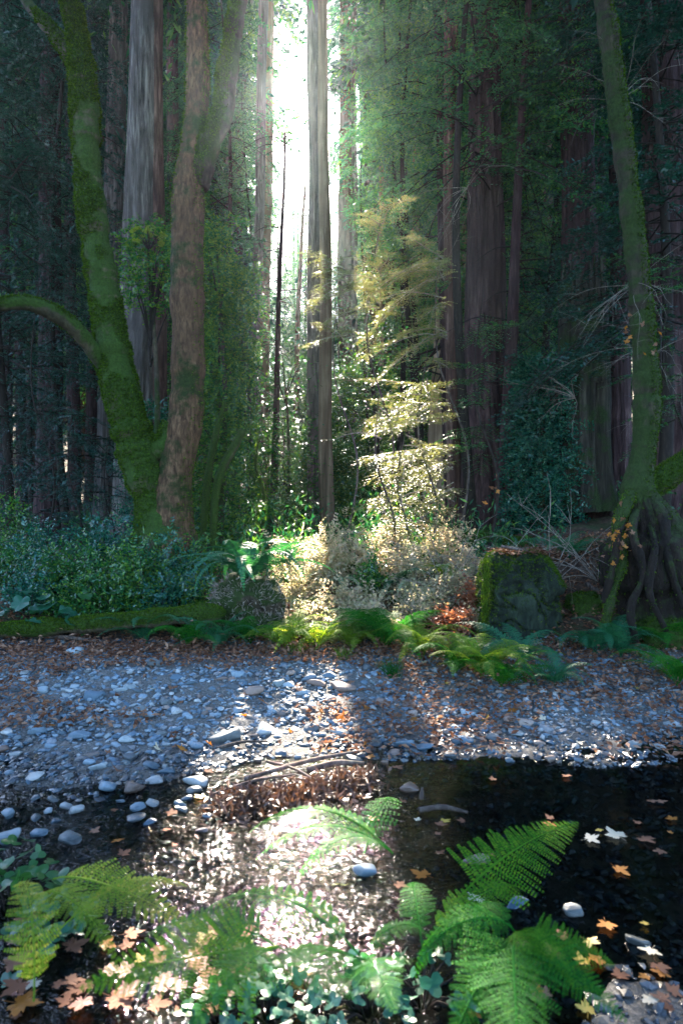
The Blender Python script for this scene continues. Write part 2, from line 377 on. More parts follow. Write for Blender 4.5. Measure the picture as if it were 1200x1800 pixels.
def water_mat():
    m, n, o = mat('creek_water')
    g = N(n, 'ShaderNodeNewGeometry'); sx = N(n, 'ShaderNodeSeparateXYZ'); n.links.new(g.outputs['Position'], sx.inputs[0])
    mp = N(n, 'ShaderNodeMapping'); n.links.new(g.outputs['Position'], mp.inputs[0]); mp.inputs['Scale'].default_value = (.75, 1.25, 1)
    a = noise(n, 38, 2, mp.outputs[0], .55, .4); b = noise(n, 120, 1, mp.outputs[0], .5); c = noise(n, 2.3, 3, g.outputs['Position'])
    h = N(n, 'ShaderNodeMath', operation='MULTIPLY_ADD'); n.links.new(b, h.inputs[0]); h.inputs[1].default_value = .22; n.links.new(a, h.inputs[2])
    # the riffle: broken water in the middle of the creek, still pool to the right
    r1 = maprange(n, sx.outputs['X'], .25, .75, 1, .06); r2 = maprange(n, c, .40, .56, .5, 1)
    s = N(n, 'ShaderNodeMath', operation='MULTIPLY'); n.links.new(r1, s.inputs[0]); n.links.new(r2, s.inputs[1])
    bp = N(n, 'ShaderNodeBump'); bp.inputs['Distance'].default_value = .0112; n.links.new(s.outputs[0], bp.inputs['Strength']); n.links.new(h.outputs[0], bp.inputs['Height'])
    gl = N(n, 'ShaderNodeBsdfGlossy'); gl.inputs['Roughness'].default_value = .03; n.links.new(bp.outputs[0], gl.inputs['Normal'])
    tr = N(n, 'ShaderNodeBsdfTransparent'); tr.inputs[0].default_value = (.42, .50, .50, 1)
    fr = N(n, 'ShaderNodeFresnel'); fr.inputs['IOR'].default_value = 1.34; n.links.new(bp.outputs[0], fr.inputs['Normal'])
    mx = N(n, 'ShaderNodeMixShader'); n.links.new(fr.outputs[0], mx.inputs[0]); n.links.new(tr.outputs[0], mx.inputs[1]); n.links.new(gl.outputs[0], mx.inputs[2])
    n.links.new(mx.outputs[0], o.inputs[0]); return m
M['water'] = water_mat()

# ------------------------------------------------------------------ setting: ground, water, haze
def spaced(lo, hi, step, far, g=1.12):
    a = list(np.arange(lo, hi + 1e-6, step)); s = step; x = hi
    while x < far[1]: s *= g; x += s; a.append(min(x, far[1]))
    s = step; x = lo
    while x > far[0]: s *= g; x -= s; a.insert(0, max(x, far[0]))
    return np.array(a)
xs = spaced(-4.5, 4.5, .05, (-118, 118)); ys = spaced(.6, 9.5, .05, (-60, 118))
X, Y_ = np.meshgrid(xs, ys); Z = hgt(X, Y_) + .012 * fbm(X * 7, Y_ * 7, o=3)
V = np.stack([X, Y_, Z], -1).reshape(-1, 3); nx = len(xs); ny = len(ys)
i = (np.arange(ny - 1)[:, None] * nx + np.arange(nx - 1)[None, :]).reshape(-1)
F = np.stack([i, i + 1, i + nx + 1, i + nx], 1)
mb = MB(); mb.add(V, F); tag(mb.build('ground', M['ground']), kind='structure')

xs = spaced(-2.6, 2.6, .03, (-25, 25)); ys = np.arange(.7, 5.2, .03)
X, Y_ = np.meshgrid(xs, ys)
rf = 1 - .85 * smooth(.25, .75, X)
Z = (.004 * fbm(X * 6, Y_ * 11, o=3)) * rf + .0012 * fbm(X * 3, Y_ * 9 + 5, o=2)
V = np.stack([X, Y_, Z], -1).reshape(-1, 3); nx = len(xs); ny = len(ys)
i = (np.arange(ny - 1)[:, None] * nx + np.arange(nx - 1)[None, :]).reshape(-1)
mb = MB(); mb.add(V, np.stack([i, i + 1, i + nx + 1, i + nx], 1)); tag(mb.build('creek_water', M['water']), kind='structure')

# ------------------------------------------------------------------ crown makers
def conifer_branchlets(nb, per, z0, z1, R0, R1, r, droop=.35, spread=.32, jit=.25, start=.12):
    z = z0 + (z1 - z0) * r.random(nb) ; az = r.uniform(0, 2 * math.pi, nb)
    u = (z - z0) / (z1 - z0 + 1e-9); L = (R0 * (1 - u) + R1 * u) * r.uniform(.65, 1.15, nb)
    ax = np.stack([np.cos(az), np.sin(az), r.uniform(-.4, .5, nb)], 1); dr = droop * r.uniform(.3, 1.8, nb)
    t = r.uniform(start, 1, (nb, per)) ** .8; side = np.stack([-np.sin(az), np.cos(az), 0 * az], 1)
    sg = r.choice([-1, 1], (nb, per)); off = sg * np.abs(r.normal(0, .5, (nb, per))) * spread * L[:, None] * (1.15 - t)
    p = ax[:, None, :] * (L[:, None] * t)[:, :, None] + side[:, None, :] * off[:, :, None]
    p[:, :, 2] += z[:, None] + ax[:, 2:3] * L[:, None] * t * 0 - dr[:, None] * L[:, None] * t**2 - .25 * np.abs(off) + r.normal(0, .05 * 1, (nb, per)) * jit * 2
    d = ax[:, None, :] * .75 + side[:, None, :] * (sg * .7)[:, :, None] + r.normal(0, .25, (nb, per, 3)); d[:, :, 2] -= droop * .8 * t + .1
    nor = np.array([0, 0, 1.]) + r.normal(0, .35, (nb, per, 3))
    bones = [(np.array([[0, 0, z[k]], *(ax[k] * L[k] * q + np.array([0, 0, z[k] - dr[k] * L[k] * q * q]) for q in (.35, .7, 1))])) for k in range(nb)]
    return p.reshape(-1, 3), d.reshape(-1, 3), nor.reshape(-1, 3), bones, L

def crown_mesh(nb, per, z0, z1, R0, R1, bl, k, lL, lW, seed, droop=.35, wood=True, spread=.32):
    r = np.random.default_rng(seed)
    p, d, nor, bones, L = conifer_branchlets(nb, per, z0, z1, R0, R1, r, droop, spread)
    mb = MB()
    if k == 0: blades(mb, p, d, nor, bl * r.uniform(.6, 1.3, len(p)), lW * r.uniform(.7, 1.3, len(p)), .5, .1)
    else: leaflets(mb, p, d, nor, bl * r.uniform(.6, 1.3, len(p)), k, lL, lW, r)
    wd = MB()
    if wood:
        for b, l in zip(bones, L):
            tube(wd, b, [.007 * l + .003, .005 * l + .002, .003 * l + .002, .002], 6, 4, cap=False)
    return mb, wd

def filt(V, f4, Mx, keep=.03, extra=None):
    A = np.array(Mx); W = V @ A[:3, :3].T + A[:3, 3]
    c = W[f4[:, 0]]
    m = sunmask(c) & (rng.random(len(c)) > keep)
    t = (c[:, 2] - 2.5) / SUN.z; gx = c[:, 0] - t * SUN.x; gy = c[:, 1] - t * SUN.y      # half open canopy over the glade behind
    m |= (t > 6) & (gy > 8) & (gy < 24) & (gx > -.15 * gy) & (gx < .14 * gy) & (vnoise(gx * .9, gy * .6) > -.25) & (rng.random(len(c)) > .35)
    if extra is not None: m |= extra(c)
    return ~m
def compact(V, f):
    u, inv = np.unique(f, return_inverse=True); return V[u], inv.reshape(f.shape)

_shared = {}
def put_crown(name, key, mb, material, parent, loc, rz, sc=(1, 1, 1), extra=None, kind=None):
    V, f3, f4 = mb.arrays()
    Mx = Matrix.Translation(Vector([float(c) for c in loc])) @ Matrix.Rotation(rz, 4, 'Z') @ Matrix.Diagonal((*sc, 1))
    keep = filt(V, f4, Mx, extra=extra)
    if keep.mean() > .985:
        if key is None: me = mk_mesh(name, V, f3, f4, material, False)
        else:
            if key not in _shared: _shared[key] = mk_mesh(name, V, f3, f4, material, False)
            me = _shared[key]
    else:
        v, f = compact(V, f4[keep]); me = mk_mesh(name, v, np.zeros((0, 3), int), f, material, False)
    o = link(name, me, parent)
    o.matrix_local = (Matrix.Translation(-parent.location) @ Mx) if parent else Mx
    return o

FAR = [crown_mesh(150, 110, 0, 26, 4.2, 1.6, .30, 0, 0, .10, 100 + i, .45, False, .5)[0] for i in range(4)]
MID = [crown_mesh(95, 42, 0, 9, 2.2, 1.1, .26, 4, .085, .030, 200 + i, .4) for i in range(3)]

# ------------------------------------------------------------------ redwoods
def ridged(k, amp, flare=0, z0=0, seed=0):
    def f(th, p, r):
        z = p[..., 2]
        w_ = .35 * vnoise(z * .5 + seed, th * 0 + seed)
        a = vnoise(np.cos(th + w_) * k + seed, np.sin(th + w_) * k, z * .35)
        b = vnoise(np.cos(th + w_) * k * 2.3 + seed, np.sin(th + w_) * k * 2.3 + 7, z * .9)
        d = 1 + amp * (-(np.abs(a) * 1.6) + .5 * b + .5)
        c = vnoise(np.cos(th) * 1.2 + seed, np.sin(th) * 1.2 + 3, z * .3)
        e = flare * np.exp(-np.clip(z - z0, 0, None) / .9) * (1 + .9 * vnoise(np.cos(th) * 2.2 + seed, np.sin(th) * 2.2))
        return d + .05 * c + e
    return f

TREES = [
 # px0, py0, w0, px1, py1, w1, depth, material, label, crown bottom (m above ground or None)
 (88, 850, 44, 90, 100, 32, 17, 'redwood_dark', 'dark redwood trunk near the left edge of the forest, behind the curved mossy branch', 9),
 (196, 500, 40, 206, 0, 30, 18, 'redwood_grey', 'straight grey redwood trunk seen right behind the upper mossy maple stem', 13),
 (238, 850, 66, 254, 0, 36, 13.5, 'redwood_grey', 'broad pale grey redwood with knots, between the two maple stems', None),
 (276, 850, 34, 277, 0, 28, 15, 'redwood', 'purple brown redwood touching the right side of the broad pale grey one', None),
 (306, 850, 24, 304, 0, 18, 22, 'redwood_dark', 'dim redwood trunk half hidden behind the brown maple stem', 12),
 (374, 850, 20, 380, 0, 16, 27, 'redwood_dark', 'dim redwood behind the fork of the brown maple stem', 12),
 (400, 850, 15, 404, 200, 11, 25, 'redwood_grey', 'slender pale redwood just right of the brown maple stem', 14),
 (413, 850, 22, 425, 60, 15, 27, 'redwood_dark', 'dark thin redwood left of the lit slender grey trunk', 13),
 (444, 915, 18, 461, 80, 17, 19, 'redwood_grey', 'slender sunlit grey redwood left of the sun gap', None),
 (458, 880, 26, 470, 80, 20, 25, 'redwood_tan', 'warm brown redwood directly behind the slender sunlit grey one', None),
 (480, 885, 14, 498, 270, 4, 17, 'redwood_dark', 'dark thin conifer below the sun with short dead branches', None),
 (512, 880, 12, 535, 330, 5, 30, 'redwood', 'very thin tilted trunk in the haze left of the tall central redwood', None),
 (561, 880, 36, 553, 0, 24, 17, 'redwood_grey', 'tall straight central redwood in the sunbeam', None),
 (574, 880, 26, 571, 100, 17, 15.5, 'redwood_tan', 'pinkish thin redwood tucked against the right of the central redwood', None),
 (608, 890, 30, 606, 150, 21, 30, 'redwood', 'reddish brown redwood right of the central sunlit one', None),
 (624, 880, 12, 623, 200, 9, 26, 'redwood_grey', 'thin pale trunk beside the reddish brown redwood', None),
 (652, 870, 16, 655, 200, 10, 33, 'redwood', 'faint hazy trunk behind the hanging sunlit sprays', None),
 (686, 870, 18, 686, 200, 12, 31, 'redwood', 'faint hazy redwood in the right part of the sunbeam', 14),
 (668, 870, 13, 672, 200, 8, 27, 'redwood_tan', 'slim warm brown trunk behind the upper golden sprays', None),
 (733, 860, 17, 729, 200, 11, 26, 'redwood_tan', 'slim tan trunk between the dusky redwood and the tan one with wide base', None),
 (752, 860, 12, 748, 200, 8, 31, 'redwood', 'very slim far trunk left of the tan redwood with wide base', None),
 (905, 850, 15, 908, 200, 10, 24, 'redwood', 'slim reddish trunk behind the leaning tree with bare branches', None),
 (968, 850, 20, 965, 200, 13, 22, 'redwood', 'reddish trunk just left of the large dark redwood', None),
 (709, 850, 28, 704, 200, 18, 25, 'redwood_dark', 'dusky redwood behind the sunlit hanging foliage', 13),
 (768, 800, 40, 782, 350, 22, 14, 'redwood_tan', 'tan sunlit redwood with wide base behind the sunlit sprays', None),
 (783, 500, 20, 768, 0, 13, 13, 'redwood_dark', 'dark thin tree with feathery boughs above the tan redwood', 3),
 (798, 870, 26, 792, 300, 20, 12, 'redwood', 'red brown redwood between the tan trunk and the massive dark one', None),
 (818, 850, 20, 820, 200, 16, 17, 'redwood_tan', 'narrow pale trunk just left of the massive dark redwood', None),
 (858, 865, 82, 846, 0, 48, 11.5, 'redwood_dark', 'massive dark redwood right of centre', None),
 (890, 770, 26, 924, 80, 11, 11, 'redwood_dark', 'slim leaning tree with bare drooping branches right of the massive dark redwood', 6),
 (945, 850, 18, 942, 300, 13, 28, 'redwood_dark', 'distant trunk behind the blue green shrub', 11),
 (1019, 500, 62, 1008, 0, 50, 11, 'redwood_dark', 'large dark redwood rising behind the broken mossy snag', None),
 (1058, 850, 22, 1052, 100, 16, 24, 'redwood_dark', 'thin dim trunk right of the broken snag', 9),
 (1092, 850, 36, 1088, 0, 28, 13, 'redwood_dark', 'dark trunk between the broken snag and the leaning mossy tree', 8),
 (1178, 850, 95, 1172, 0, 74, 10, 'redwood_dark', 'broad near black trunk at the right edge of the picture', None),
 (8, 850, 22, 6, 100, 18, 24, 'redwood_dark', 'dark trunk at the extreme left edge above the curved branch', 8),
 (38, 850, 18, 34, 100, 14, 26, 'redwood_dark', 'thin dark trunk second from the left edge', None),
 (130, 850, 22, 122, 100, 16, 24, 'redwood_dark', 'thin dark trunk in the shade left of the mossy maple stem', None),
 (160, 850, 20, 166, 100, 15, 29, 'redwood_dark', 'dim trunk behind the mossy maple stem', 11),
]
GAP = lambda x, y: (y > 19) & (x > -.165 * y) & (x < .03 * y)
def clear_view(c):                      # a thin place in the canopy towards the sun
    e = (c[:, 2] - 1.5) / c[:, 1]; a = c[:, 0] / c[:, 1]
    p = .8 * smooth(.22, .36, e) - .5 * smooth(.60, .70, e)
    p = p * smooth(-.14, -.10, a) * smooth(.05, .025, a) * (.55 + .6 * smooth(-.2, .5, vnoise(a * 40, e * 40)))
    p = np.where(np.hypot(a + .075, e - .625) < .022, 1.1, p)
    return (c[:, 1] > 12) & (rng.random(len(c)) < p)
for ti, (a, b, c, d, e, f, Yd, mt, lab, cb) in enumerate(TREES):
    A = P(a, b, Yd); B = P(d, e, Yd); gz = ground(A[0], Yd)
    dirv = (B - A) / (B[2] - A[2])
    r0 = c / 2400 * Yd; r1 = f / 2400 * Yd
    base = A + dirv * (gz - .3 - A[2]); base[0] = A[0] + (base[0] - A[0]) * .4
    taper = (r0 - r1) / (B[2] - A[2])
    H = 42 if cb is None or cb > 5 else 13
    if 'thin conifer' in lab or 'very thin' in lab: H = B[2] - gz + .3
    if 'slim leaning' in lab: H = 15
    n = 90 if Yd < 16 else 50
    zz = np.r_[np.linspace(gz - .3, B[2], int(n * .75), endpoint=False), np.linspace(B[2], max(gz + H, B[2] + .5), int(n * .25))]
    pts = np.stack([A[0] + dirv[0] * (zz - A[2]), np.full(len(zz), Yd), zz], 1)
    pts[:, 0] += .05 * vnoise(zz * .3 + ti * 7, zz * 0) ; pts[:, 1] += .1 * vnoise(zz * .2 + ti * 3, zz * 0 + 4)
    rad = np.interp(zz, [gz - .3, B[2], gz + H + .1], [r0 + taper * .2, r1, max(.03, r1 * (.35 if H > 20 else .15))])
    root = empty('redwood_tree', (pts[0][0], Yd, gz), lab, 'tree')
    mb = MB(); seg = 72 if Yd < 14 else (44 if Yd < 21 else 28)
    tube(mb, pts - np.array([pts[0][0], Yd, gz]), rad, seg=seg, disp=ridged(7 if r0 > .25 else 3.5, .15 if r0 > .2 else .09, .28, 0, ti * 3.7))
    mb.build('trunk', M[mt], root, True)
    if cb is not None:
        if H > 20: put_crown('crown', ('far', ti % 4), FAR[ti % 4], M['conifer_dark' if a < 300 or a > 1000 else 'conifer'], root, (A[0], Yd, gz + cb), random.uniform(0, 6.28), (.85, .85, 1.2), clear_view)
        else:
            m_, w_ = MID[ti % 3]; k = (pts[-1][2] - gz - cb) / 9
            put_crown('crown', ('mid', ti % 3), m_, M['conifer'], root, (pts[len(pts)//2][0], Yd, gz + cb), 1.3 * ti, (1, 1, k), clear_view)
            put_crown('boughs', ('midw', ti % 3), w_, M['dark_twig'], root, (pts[len(pts)//2][0], Yd, gz + cb), 1.3 * ti, (1, 1, k))['kind'] = 'stuff'
    elif H > 20 and not (430 < a < 700):
        put_crown('crown', ('far', ti % 4), FAR[ti % 4], M['conifer'], root, (A[0], Yd, gz + 11.5 + Yd * .2), random.uniform(0, 6.28), (.85, .85, 1.2), clear_view)
    # dead branch stubs and drooping bare branches
    if Yd < 20:
        nbk = {'thin conifer': 26, 'slim leaning': 26}.get(next((k for k in ('thin conifer', 'slim leaning') if k in lab), ''), 5)
        long = nbk > 10
        for k in range(nbk):
            t = random.uniform(.25, .98) if long else random.uniform(.15, .95)
            q = pts[int(t * len(pts) * .7)] if not long else pts[int(t * (len(pts) - 1))]
            az = random.uniform(0, 6.28); l = random.uniform(.5, 1.8) * (1.15 - t * .5) if long else random.uniform(.08, .5)
            dv = np.array([math.cos(az), math.sin(az) * .6, random.uniform(-.1, .25)])
            loc = q - np.array([pts[0][0], Yd, gz])
            bm = MB(); rr = .016 if long else .02
            rt = np.interp(q[2], zz, rad) * .7
            tube(bm, [loc + dv * rt * 0, loc + dv * l * .5 + [0, 0, -.05 * l], loc + dv * l + [0, 0, -.4 * l]], [rr, rr * .6, .003], 8, 5)
            bm.build('branch', M['dark_twig'], root)

# understory conifers that carry the feathery foliage of the upper right
UND = [(690, 17, 13, 4.2, 'conifer', 'feathery young conifer beside the sun gap'), (735, 16, 14, 3.9, 'conifer', 'feathery conifer left of the dark thin tree'),
       (745, 15, 14, 3.5, 'conifer', 'young conifer behind the tan redwood'), (835, 10.6, 13, 5.6, 'conifer', 'conifer boughs across the upper part of the massive dark redwood'),
       (905, 14, 14, 2.0, 'conifer', 'young conifer behind the slim leaning tree'), (940, 13.5, 15, 4.2, 'conifer', 'conifer filling the gap left of the large dark redwood'),
       (1075, 13, 13, 3.0, 'conifer_dark', 'shaded conifer between snag and leaning mossy tree'), (1160, 9, 10, 2.6, 'conifer_dark', 'dark conifer behind the leaning mossy tree at the right'),
       (20, 13, 12, 1.4, 'conifer_dark', 'dark conifer at the left edge behind the curved mossy branch'), (120, 15, 14, 1.6, 'conifer_dark', 'dark bluish conifer left of the mossy maple stem'),
       (60, 20, 16, 3, 'conifer_dark', 'larger dark conifer deep in the left background'), (370, 17, 15, 4, 'conifer', 'green conifer behind the brown maple stem'),
       (430, 23, 15, 4.4, 'conifer', 'conifer in the haze right of the brown maple stem'), (595, 27, 9, 1.2, 'conifer', 'low conifer in the haze of the sunbeam'),
       (665, 19, 10, 3.0, 'conifer', 'hazy conifer behind the hanging sprays'), (880, 20, 17, 4, 'conifer', 'deep green conifer behind the massive dark redwood'),
       (1010, 17, 16, 3, 'conifer_dark', 'tall dark conifer behind the snag'), (530, 34, 11, 1.0, 'conifer', 'small far conifer in the middle of the bright gap')]
for i_, (px, Yd, top, cb, mt, lab) in enumerate(UND):
    x = (px - 600) / 1200 * Yd; gz = ground(x, Yd)
    root = empty('young_conifer', (x, Yd, gz), lab, 'tree')
    mb = MB(); zz = np.linspace(-.2, top, 30); bend = .25 * np.sin(zz * .35 + i_)
    tube(mb, np.stack([bend - bend[0], zz * 0, zz], 1), np.linspace(.09, .015, 30), seg=10, disp=ridged(2, .1, .2, 0, i_)); mb.build('trunk', M['dark_twig'], root)
    m_, w_ = MID[i_ % 3]; k = (top - cb) / 9; s_ = 1.0 if Yd < 18 else 1.35
    put_crown('crown', ('mid' + mt, i_ % 3), m_, M[mt], root, (x, Yd, gz + cb), i_ * 2.1, (s_, s_, k), clear_view)
    if not 510 < px < 760: put_crown('boughs', ('midw', i_ % 3), w_, M['dark_twig'], root, (x, Yd, gz + cb), i_ * 2.1, (s_, s_, k))['kind'] = 'stuff'

# airy young trees far down the bright gap
for i_, (px, Yd, top, cb, s_) in enumerate([(470, 40, 14, 1, 1.6), (505, 46, 12, .5, 1.7), (545, 38, 10, .5, 1.5), (585, 44, 14, .8, 1.7), (625, 42, 17, 1.5, 1.7), (440, 50, 22, 2, 2.0), (525, 55, 16, 1, 2.0), (485, 33, 15, 1, 1.5), (560, 50, 24, 3, 2.2), (535, 42, 19, 4, 1.6), (600, 36, 17, 3, 1.5), (615, 52, 26, 4, 2.2), (460, 44, 22, 3, 1.9), (500, 60, 27, 4, 2.4), (580, 62, 28, 4, 2.4)]):
    x = (px - 600) / 1200 * Yd; gz = ground(x, Yd); root = empty('young_conifer', (x, Yd, gz), 'hazy young conifer far down the bright gap in the forest', 'tree', 'hazy young conifers in the bright gap')
    mb = MB(); tube(mb, [(0, 0, -.3), (.1, 0, top)], [.12, .02], 12, 8); mb.build('trunk', M['dark_twig'], root)
    put_crown('crown', ('midconifer', i_ % 3), MID[i_ % 3][0], M['conifer'], root, (x, Yd, gz + cb), i_ * 1.7, (s_, s_, (top - cb) / 9))
# further redwoods of the stand, each a tree
r = np.random.default_rng(5); cnt = 0
spots = []
while len(spots) < 84:
    Yd = r.uniform(25, 62); x = r.uniform(-.62, .62) * Yd
    xg = x + (Yd - 6) * .075
    if GAP(x, Yd) or -1.4 < xg < 2.3: continue
    if x < -.2 * Yd and r.random() < .62: continue
    if any((x - q[0])**2 + (Yd - q[1])**2 < 7 for q in spots): continue
    spots.append((x, Yd))
for i_, (x, Yd) in enumerate(spots):
    gz = ground(x, Yd); root = empty('redwood_tree', (x, Yd, gz), 'distant dim redwood standing deep in the background forest', 'tree', 'distant redwoods of the background forest')
    zz = np.linspace(-.3, 46, 26); r0 = r.uniform(.25, .5)
    mb = MB(); tube(mb, np.stack([.1 * np.sin(zz * .2 + i_), 0 * zz, zz], 1), np.interp(zz, [0, 46], [r0, .06]), seg=20, disp=ridged(3, .12, .2, 0, i_ + 50)); mb.build('trunk', M['redwood' if i_ % 2 else 'redwood_dark'], root)
    put_crown('crown', ('far', i_ % 4), FAR[i_ % 4], M['conifer_dark'], root, (x, Yd, gz + r.uniform(5, 11)), r.uniform(0, 6), (1.15, 1.15, 1.45), clear_view)

# far wood on the rising slope: one mass
mb = MB(); n = 0; r = np.random.default_rng(9)
V0, _, F0 = FAR[0].arrays()
for k in range(90):
    Yd = r.uniform(62, 108); x = r.uniform(-.75, .75) * Yd
    if GAP(x, Yd) and r.random() < .6: continue
    gz = ground(x, Yd); tube(mb, [(x, Yd, gz - .5), (x, Yd, gz + 30)], [.5, .1], 2, 6)
    p, d, nor, _, _ = conifer_branchlets(60, 26, gz + 1, gz + 32, 4.5, 1.2, r, .45, .5)
    blades(mb, p, d, nor, .95, .42, .5, .1)
V, f3, f4 = mb.arrays(); keep = filt(V, f4, Matrix.Identity(4), extra=lambda c: (c[:, 2] > 1.5 + .32 * c[:, 1]) & GAP(c[:, 0], c[:, 1]))
tag(link('far_wood', mk_mesh('far_wood', V, f3, f4[keep], M['conifer_dark'], False)), 'far-off wooded slope closing the view behind the trunks', 'wood', kind='stuff')
#MARK_TREES
# ------------------------------------------------------------------ air
if HAZE > 0:
    bm = bmesh_box = MB()
    lo = (-121, -63, -2.2); hi = (121, 121, 60)
    v = [(x, y, z) for x in (lo[0], hi[0]) for y in (lo[1], hi[1]) for z in (lo[2], hi[2])]
    bm.add(v, [(0, 1, 3, 2), (4, 6, 7, 5), (0, 4, 5, 1), (2, 3, 7, 6), (0, 2, 6, 4), (1, 5, 7, 3)])
    m, n, o = mat('forest_air'); pv = N(n, 'ShaderNodeVolumePrincipled')
    pv.inputs['Density'].default_value = HAZE; pv.inputs['Anisotropy'].default_value = .78; pv.inputs['Color'].default_value = (.74, .96, 1, 1)
    n.links.new(pv.outputs[0], o.inputs['Volume'])
    tag(bm.build('haze', m, None, False), kind='stuff')

# ------------------------------------------------------------------ placing by line of sight onto the ground
def hit(px, py, water=True):
    t = np.arange(1.0, 60, .01); x = (px - 600) / 1200 * t; z = EYE - (py - 900) / 1200 * t
    g = hgt(x, t)
    if water: g = np.maximum(g, 0)
    k = np.argmax(z <= g)
    return np.array([x[k], t[k], g[k]])

def tufts(mb, V, n, L, W, up=.3, mask=None, r=rng):        # moss tufts on a tube surface
    cen = V.mean(axis=1, keepdims=True); a, b, _ = V.shape
    i = r.uniform(0, a - 1.001, n); j = r.integers(0, b, n); f = i - i.astype(int); i = i.astype(int); g = r.random(n)[:, None]; f = f[:, None]
    j2 = (j + 1) % b
    p = (V[i, j] * (1 - f) + V[i + 1, j] * f) * (1 - g) + (V[i, j2] * (1 - f) + V[i + 1, j2] * f) * g
    nn = nrm(p - (cen[i, 0] * (1 - f) + cen[i + 1, 0] * f))
    if mask is not None: k = mask(p, nn); p = p[k]; nn = nn[k]
    m = len(p); d = nn + r.normal(0, .55, (m, 3)) + [0, 0, up]
    blades(mb, p - nn * .004, d, unit(m, r), L * r.uniform(.4, 1.3, m), W, .5, .1)

def trunk_path(spec, Yd, dY=0):
    pts = np.array([P(a, b, Yd + (c[1] if isinstance(c, tuple) else 0)) for a, b, c in spec]); rad = np.array([(c[0] if isinstance(c, tuple) else c) / 2400 * Yd for a, b, c in spec])
    return pts, rad

def lumpy(amp, k, s):
    def f(th, p, r): return 1 + amp * fbm(p[..., 0] * k + s, p[..., 1] * k, p[..., 2] * k, 3) 
    return f

def shaggy(amp, k, s, m):
    def f(th, p, r):
        q = 1 + amp * fbm(p[..., 0] * k + s, p[..., 1] * k, p[..., 2] * k, 3)
        if m == 'maple': return q - .045 * np.abs(vnoise(np.cos(th) * 6 + s, np.sin(th) * 6, p[..., 2] * 5)) - .03 * np.abs(vnoise(np.cos(th) * 11 + s, np.sin(th) * 11, p[..., 2] * 12))
        if m == 'root': return q - .16 * np.abs(vnoise(np.cos(th) * 4 + s, np.sin(th) * 4, p[..., 2] * 1.2)) + .08 * vnoise(np.cos(th) * 10, np.sin(th) * 10, p[..., 2] * 5)
        return q + .12 * vnoise(p[..., 0] * 7, p[..., 1] * 7, p[..., 2] * 9 + s) + .05 * vnoise(p[..., 0] * 14, p[..., 1] * 14, p[..., 2] * 24 + s) + .04 * vnoise(p[..., 0] * 30, p[..., 1] * 30, p[..., 2] * 40 + s)
    return f
mossmask = lambda p, n: (fbm(p[:, 0] * 2.2, p[:, 1] * 2.2, p[:, 2] * 1.6, 3) + .55 * n[:, 2] - .25 * n[:, 0] > -.12)
# ---- the forked bigleaf maple on the left
b0 = P(285, 935, 8.5); gz = ground(b0[0], 8.5)
maple = empty('maple_tree', (b0[0], 8.5, gz), 'big forked maple with one green mossy stem and one brown stem, left foreground', 'tree')
base = np.array([b0[0], 8.5, gz])
def maple_part(name, spec, n, seg, m, mossn=0, amp=.1, k=3, mask=mossmask, root=maple, basep=None, Yd=8.5, ml=.035):
    bp = base if basep is None else basep
    pts, rad = trunk_path(spec, Yd); mb = MB()
    V = tube(mb, pts - bp, rad, int(n * 2.2), int(seg * 1.8), shaggy(amp, k, len(spec) * 3.1, m)); o = mb.build(name, M[m], root)
    if mossn:
        t = MB(); tufts(t, V + bp, int(mossn * 2.0), ml * 1.15, .013, -.3, mask); t.v = [v - bp.astype(np.float32) for v in t.v]
        x = t.build('moss', M['moss'], o, False); x['kind'] = 'stuff'
    return o
maple_part('mossy_stem', [(290, 1010, 120), (282, 935, 92), (268, 870, 66), (250, 820, 62), (228, 745, 62), (214, 690, 60), (204, 640, 56), (195, 590, 50), (182, 500, 50), (166, 400, 48), (153, 280, 48), (148, 160, 46), (136, 60, 38), (118, -30, 32)], 120, 40, 'mossy', 26000, .13, 3)
maple_part('brown_stem', [(305, 1010, 120), (300, 930, 88), (303, 870, 66), (312, 810, 62), (326, 740, 60), (330, 680, 58), (331, 600, 58), (329, 500, 60), (330, 400, 58), (333, 320, 58), (342, 250, 46), (348, 150, 42), (347, 60, 38), (345, -30, 36)], 120, 40, 'maple', 5000, .07, 4, lambda p, n: (n[:, 0] > .45) & (fbm(p[:, 0] * 2, p[:, 1], p[:, 2] * 2) > -.3) | (n[:, 0] < -.6) & (p[:, 2] > 5))
maple_part('crotch', [(232, 735, 44), (248, 772, 42), (266, 792, 44), (288, 784, 42), (306, 746, 44)], 24, 24, 'mossy', 2500, .1, 4)
maple_part('branch', [(345, 330, 44), (362, 262, 42), (388, 212, 36), (400, 130, 34), (412, 50, 32), (424, -30, 30)], 50, 26, 'mossy_half', 5500, .1, 4, lambda p, n: (n[:, 0] < .5))
maple_part('branch', [(150, 150, 34), (122, 92, (28, .2)), (92, 54, (24, .4)), (60, 20, (20, .6)), (30, -20, (18, .7))], 30, 20, 'mossy_half', 2500, .1, 4)
maple_part('curved_branch', [(212, 700, 36), (190, 655, 30), (160, 610, (24, -.2)), (130, 575, (24, -.4)), (90, 548, (24, -.6)), (45, 533, (22, -.8)), (0, 536, (20, -1)), (-60, 552, (18, -1.1))], 60, 20, 'mossy', 5500, .12, 4)

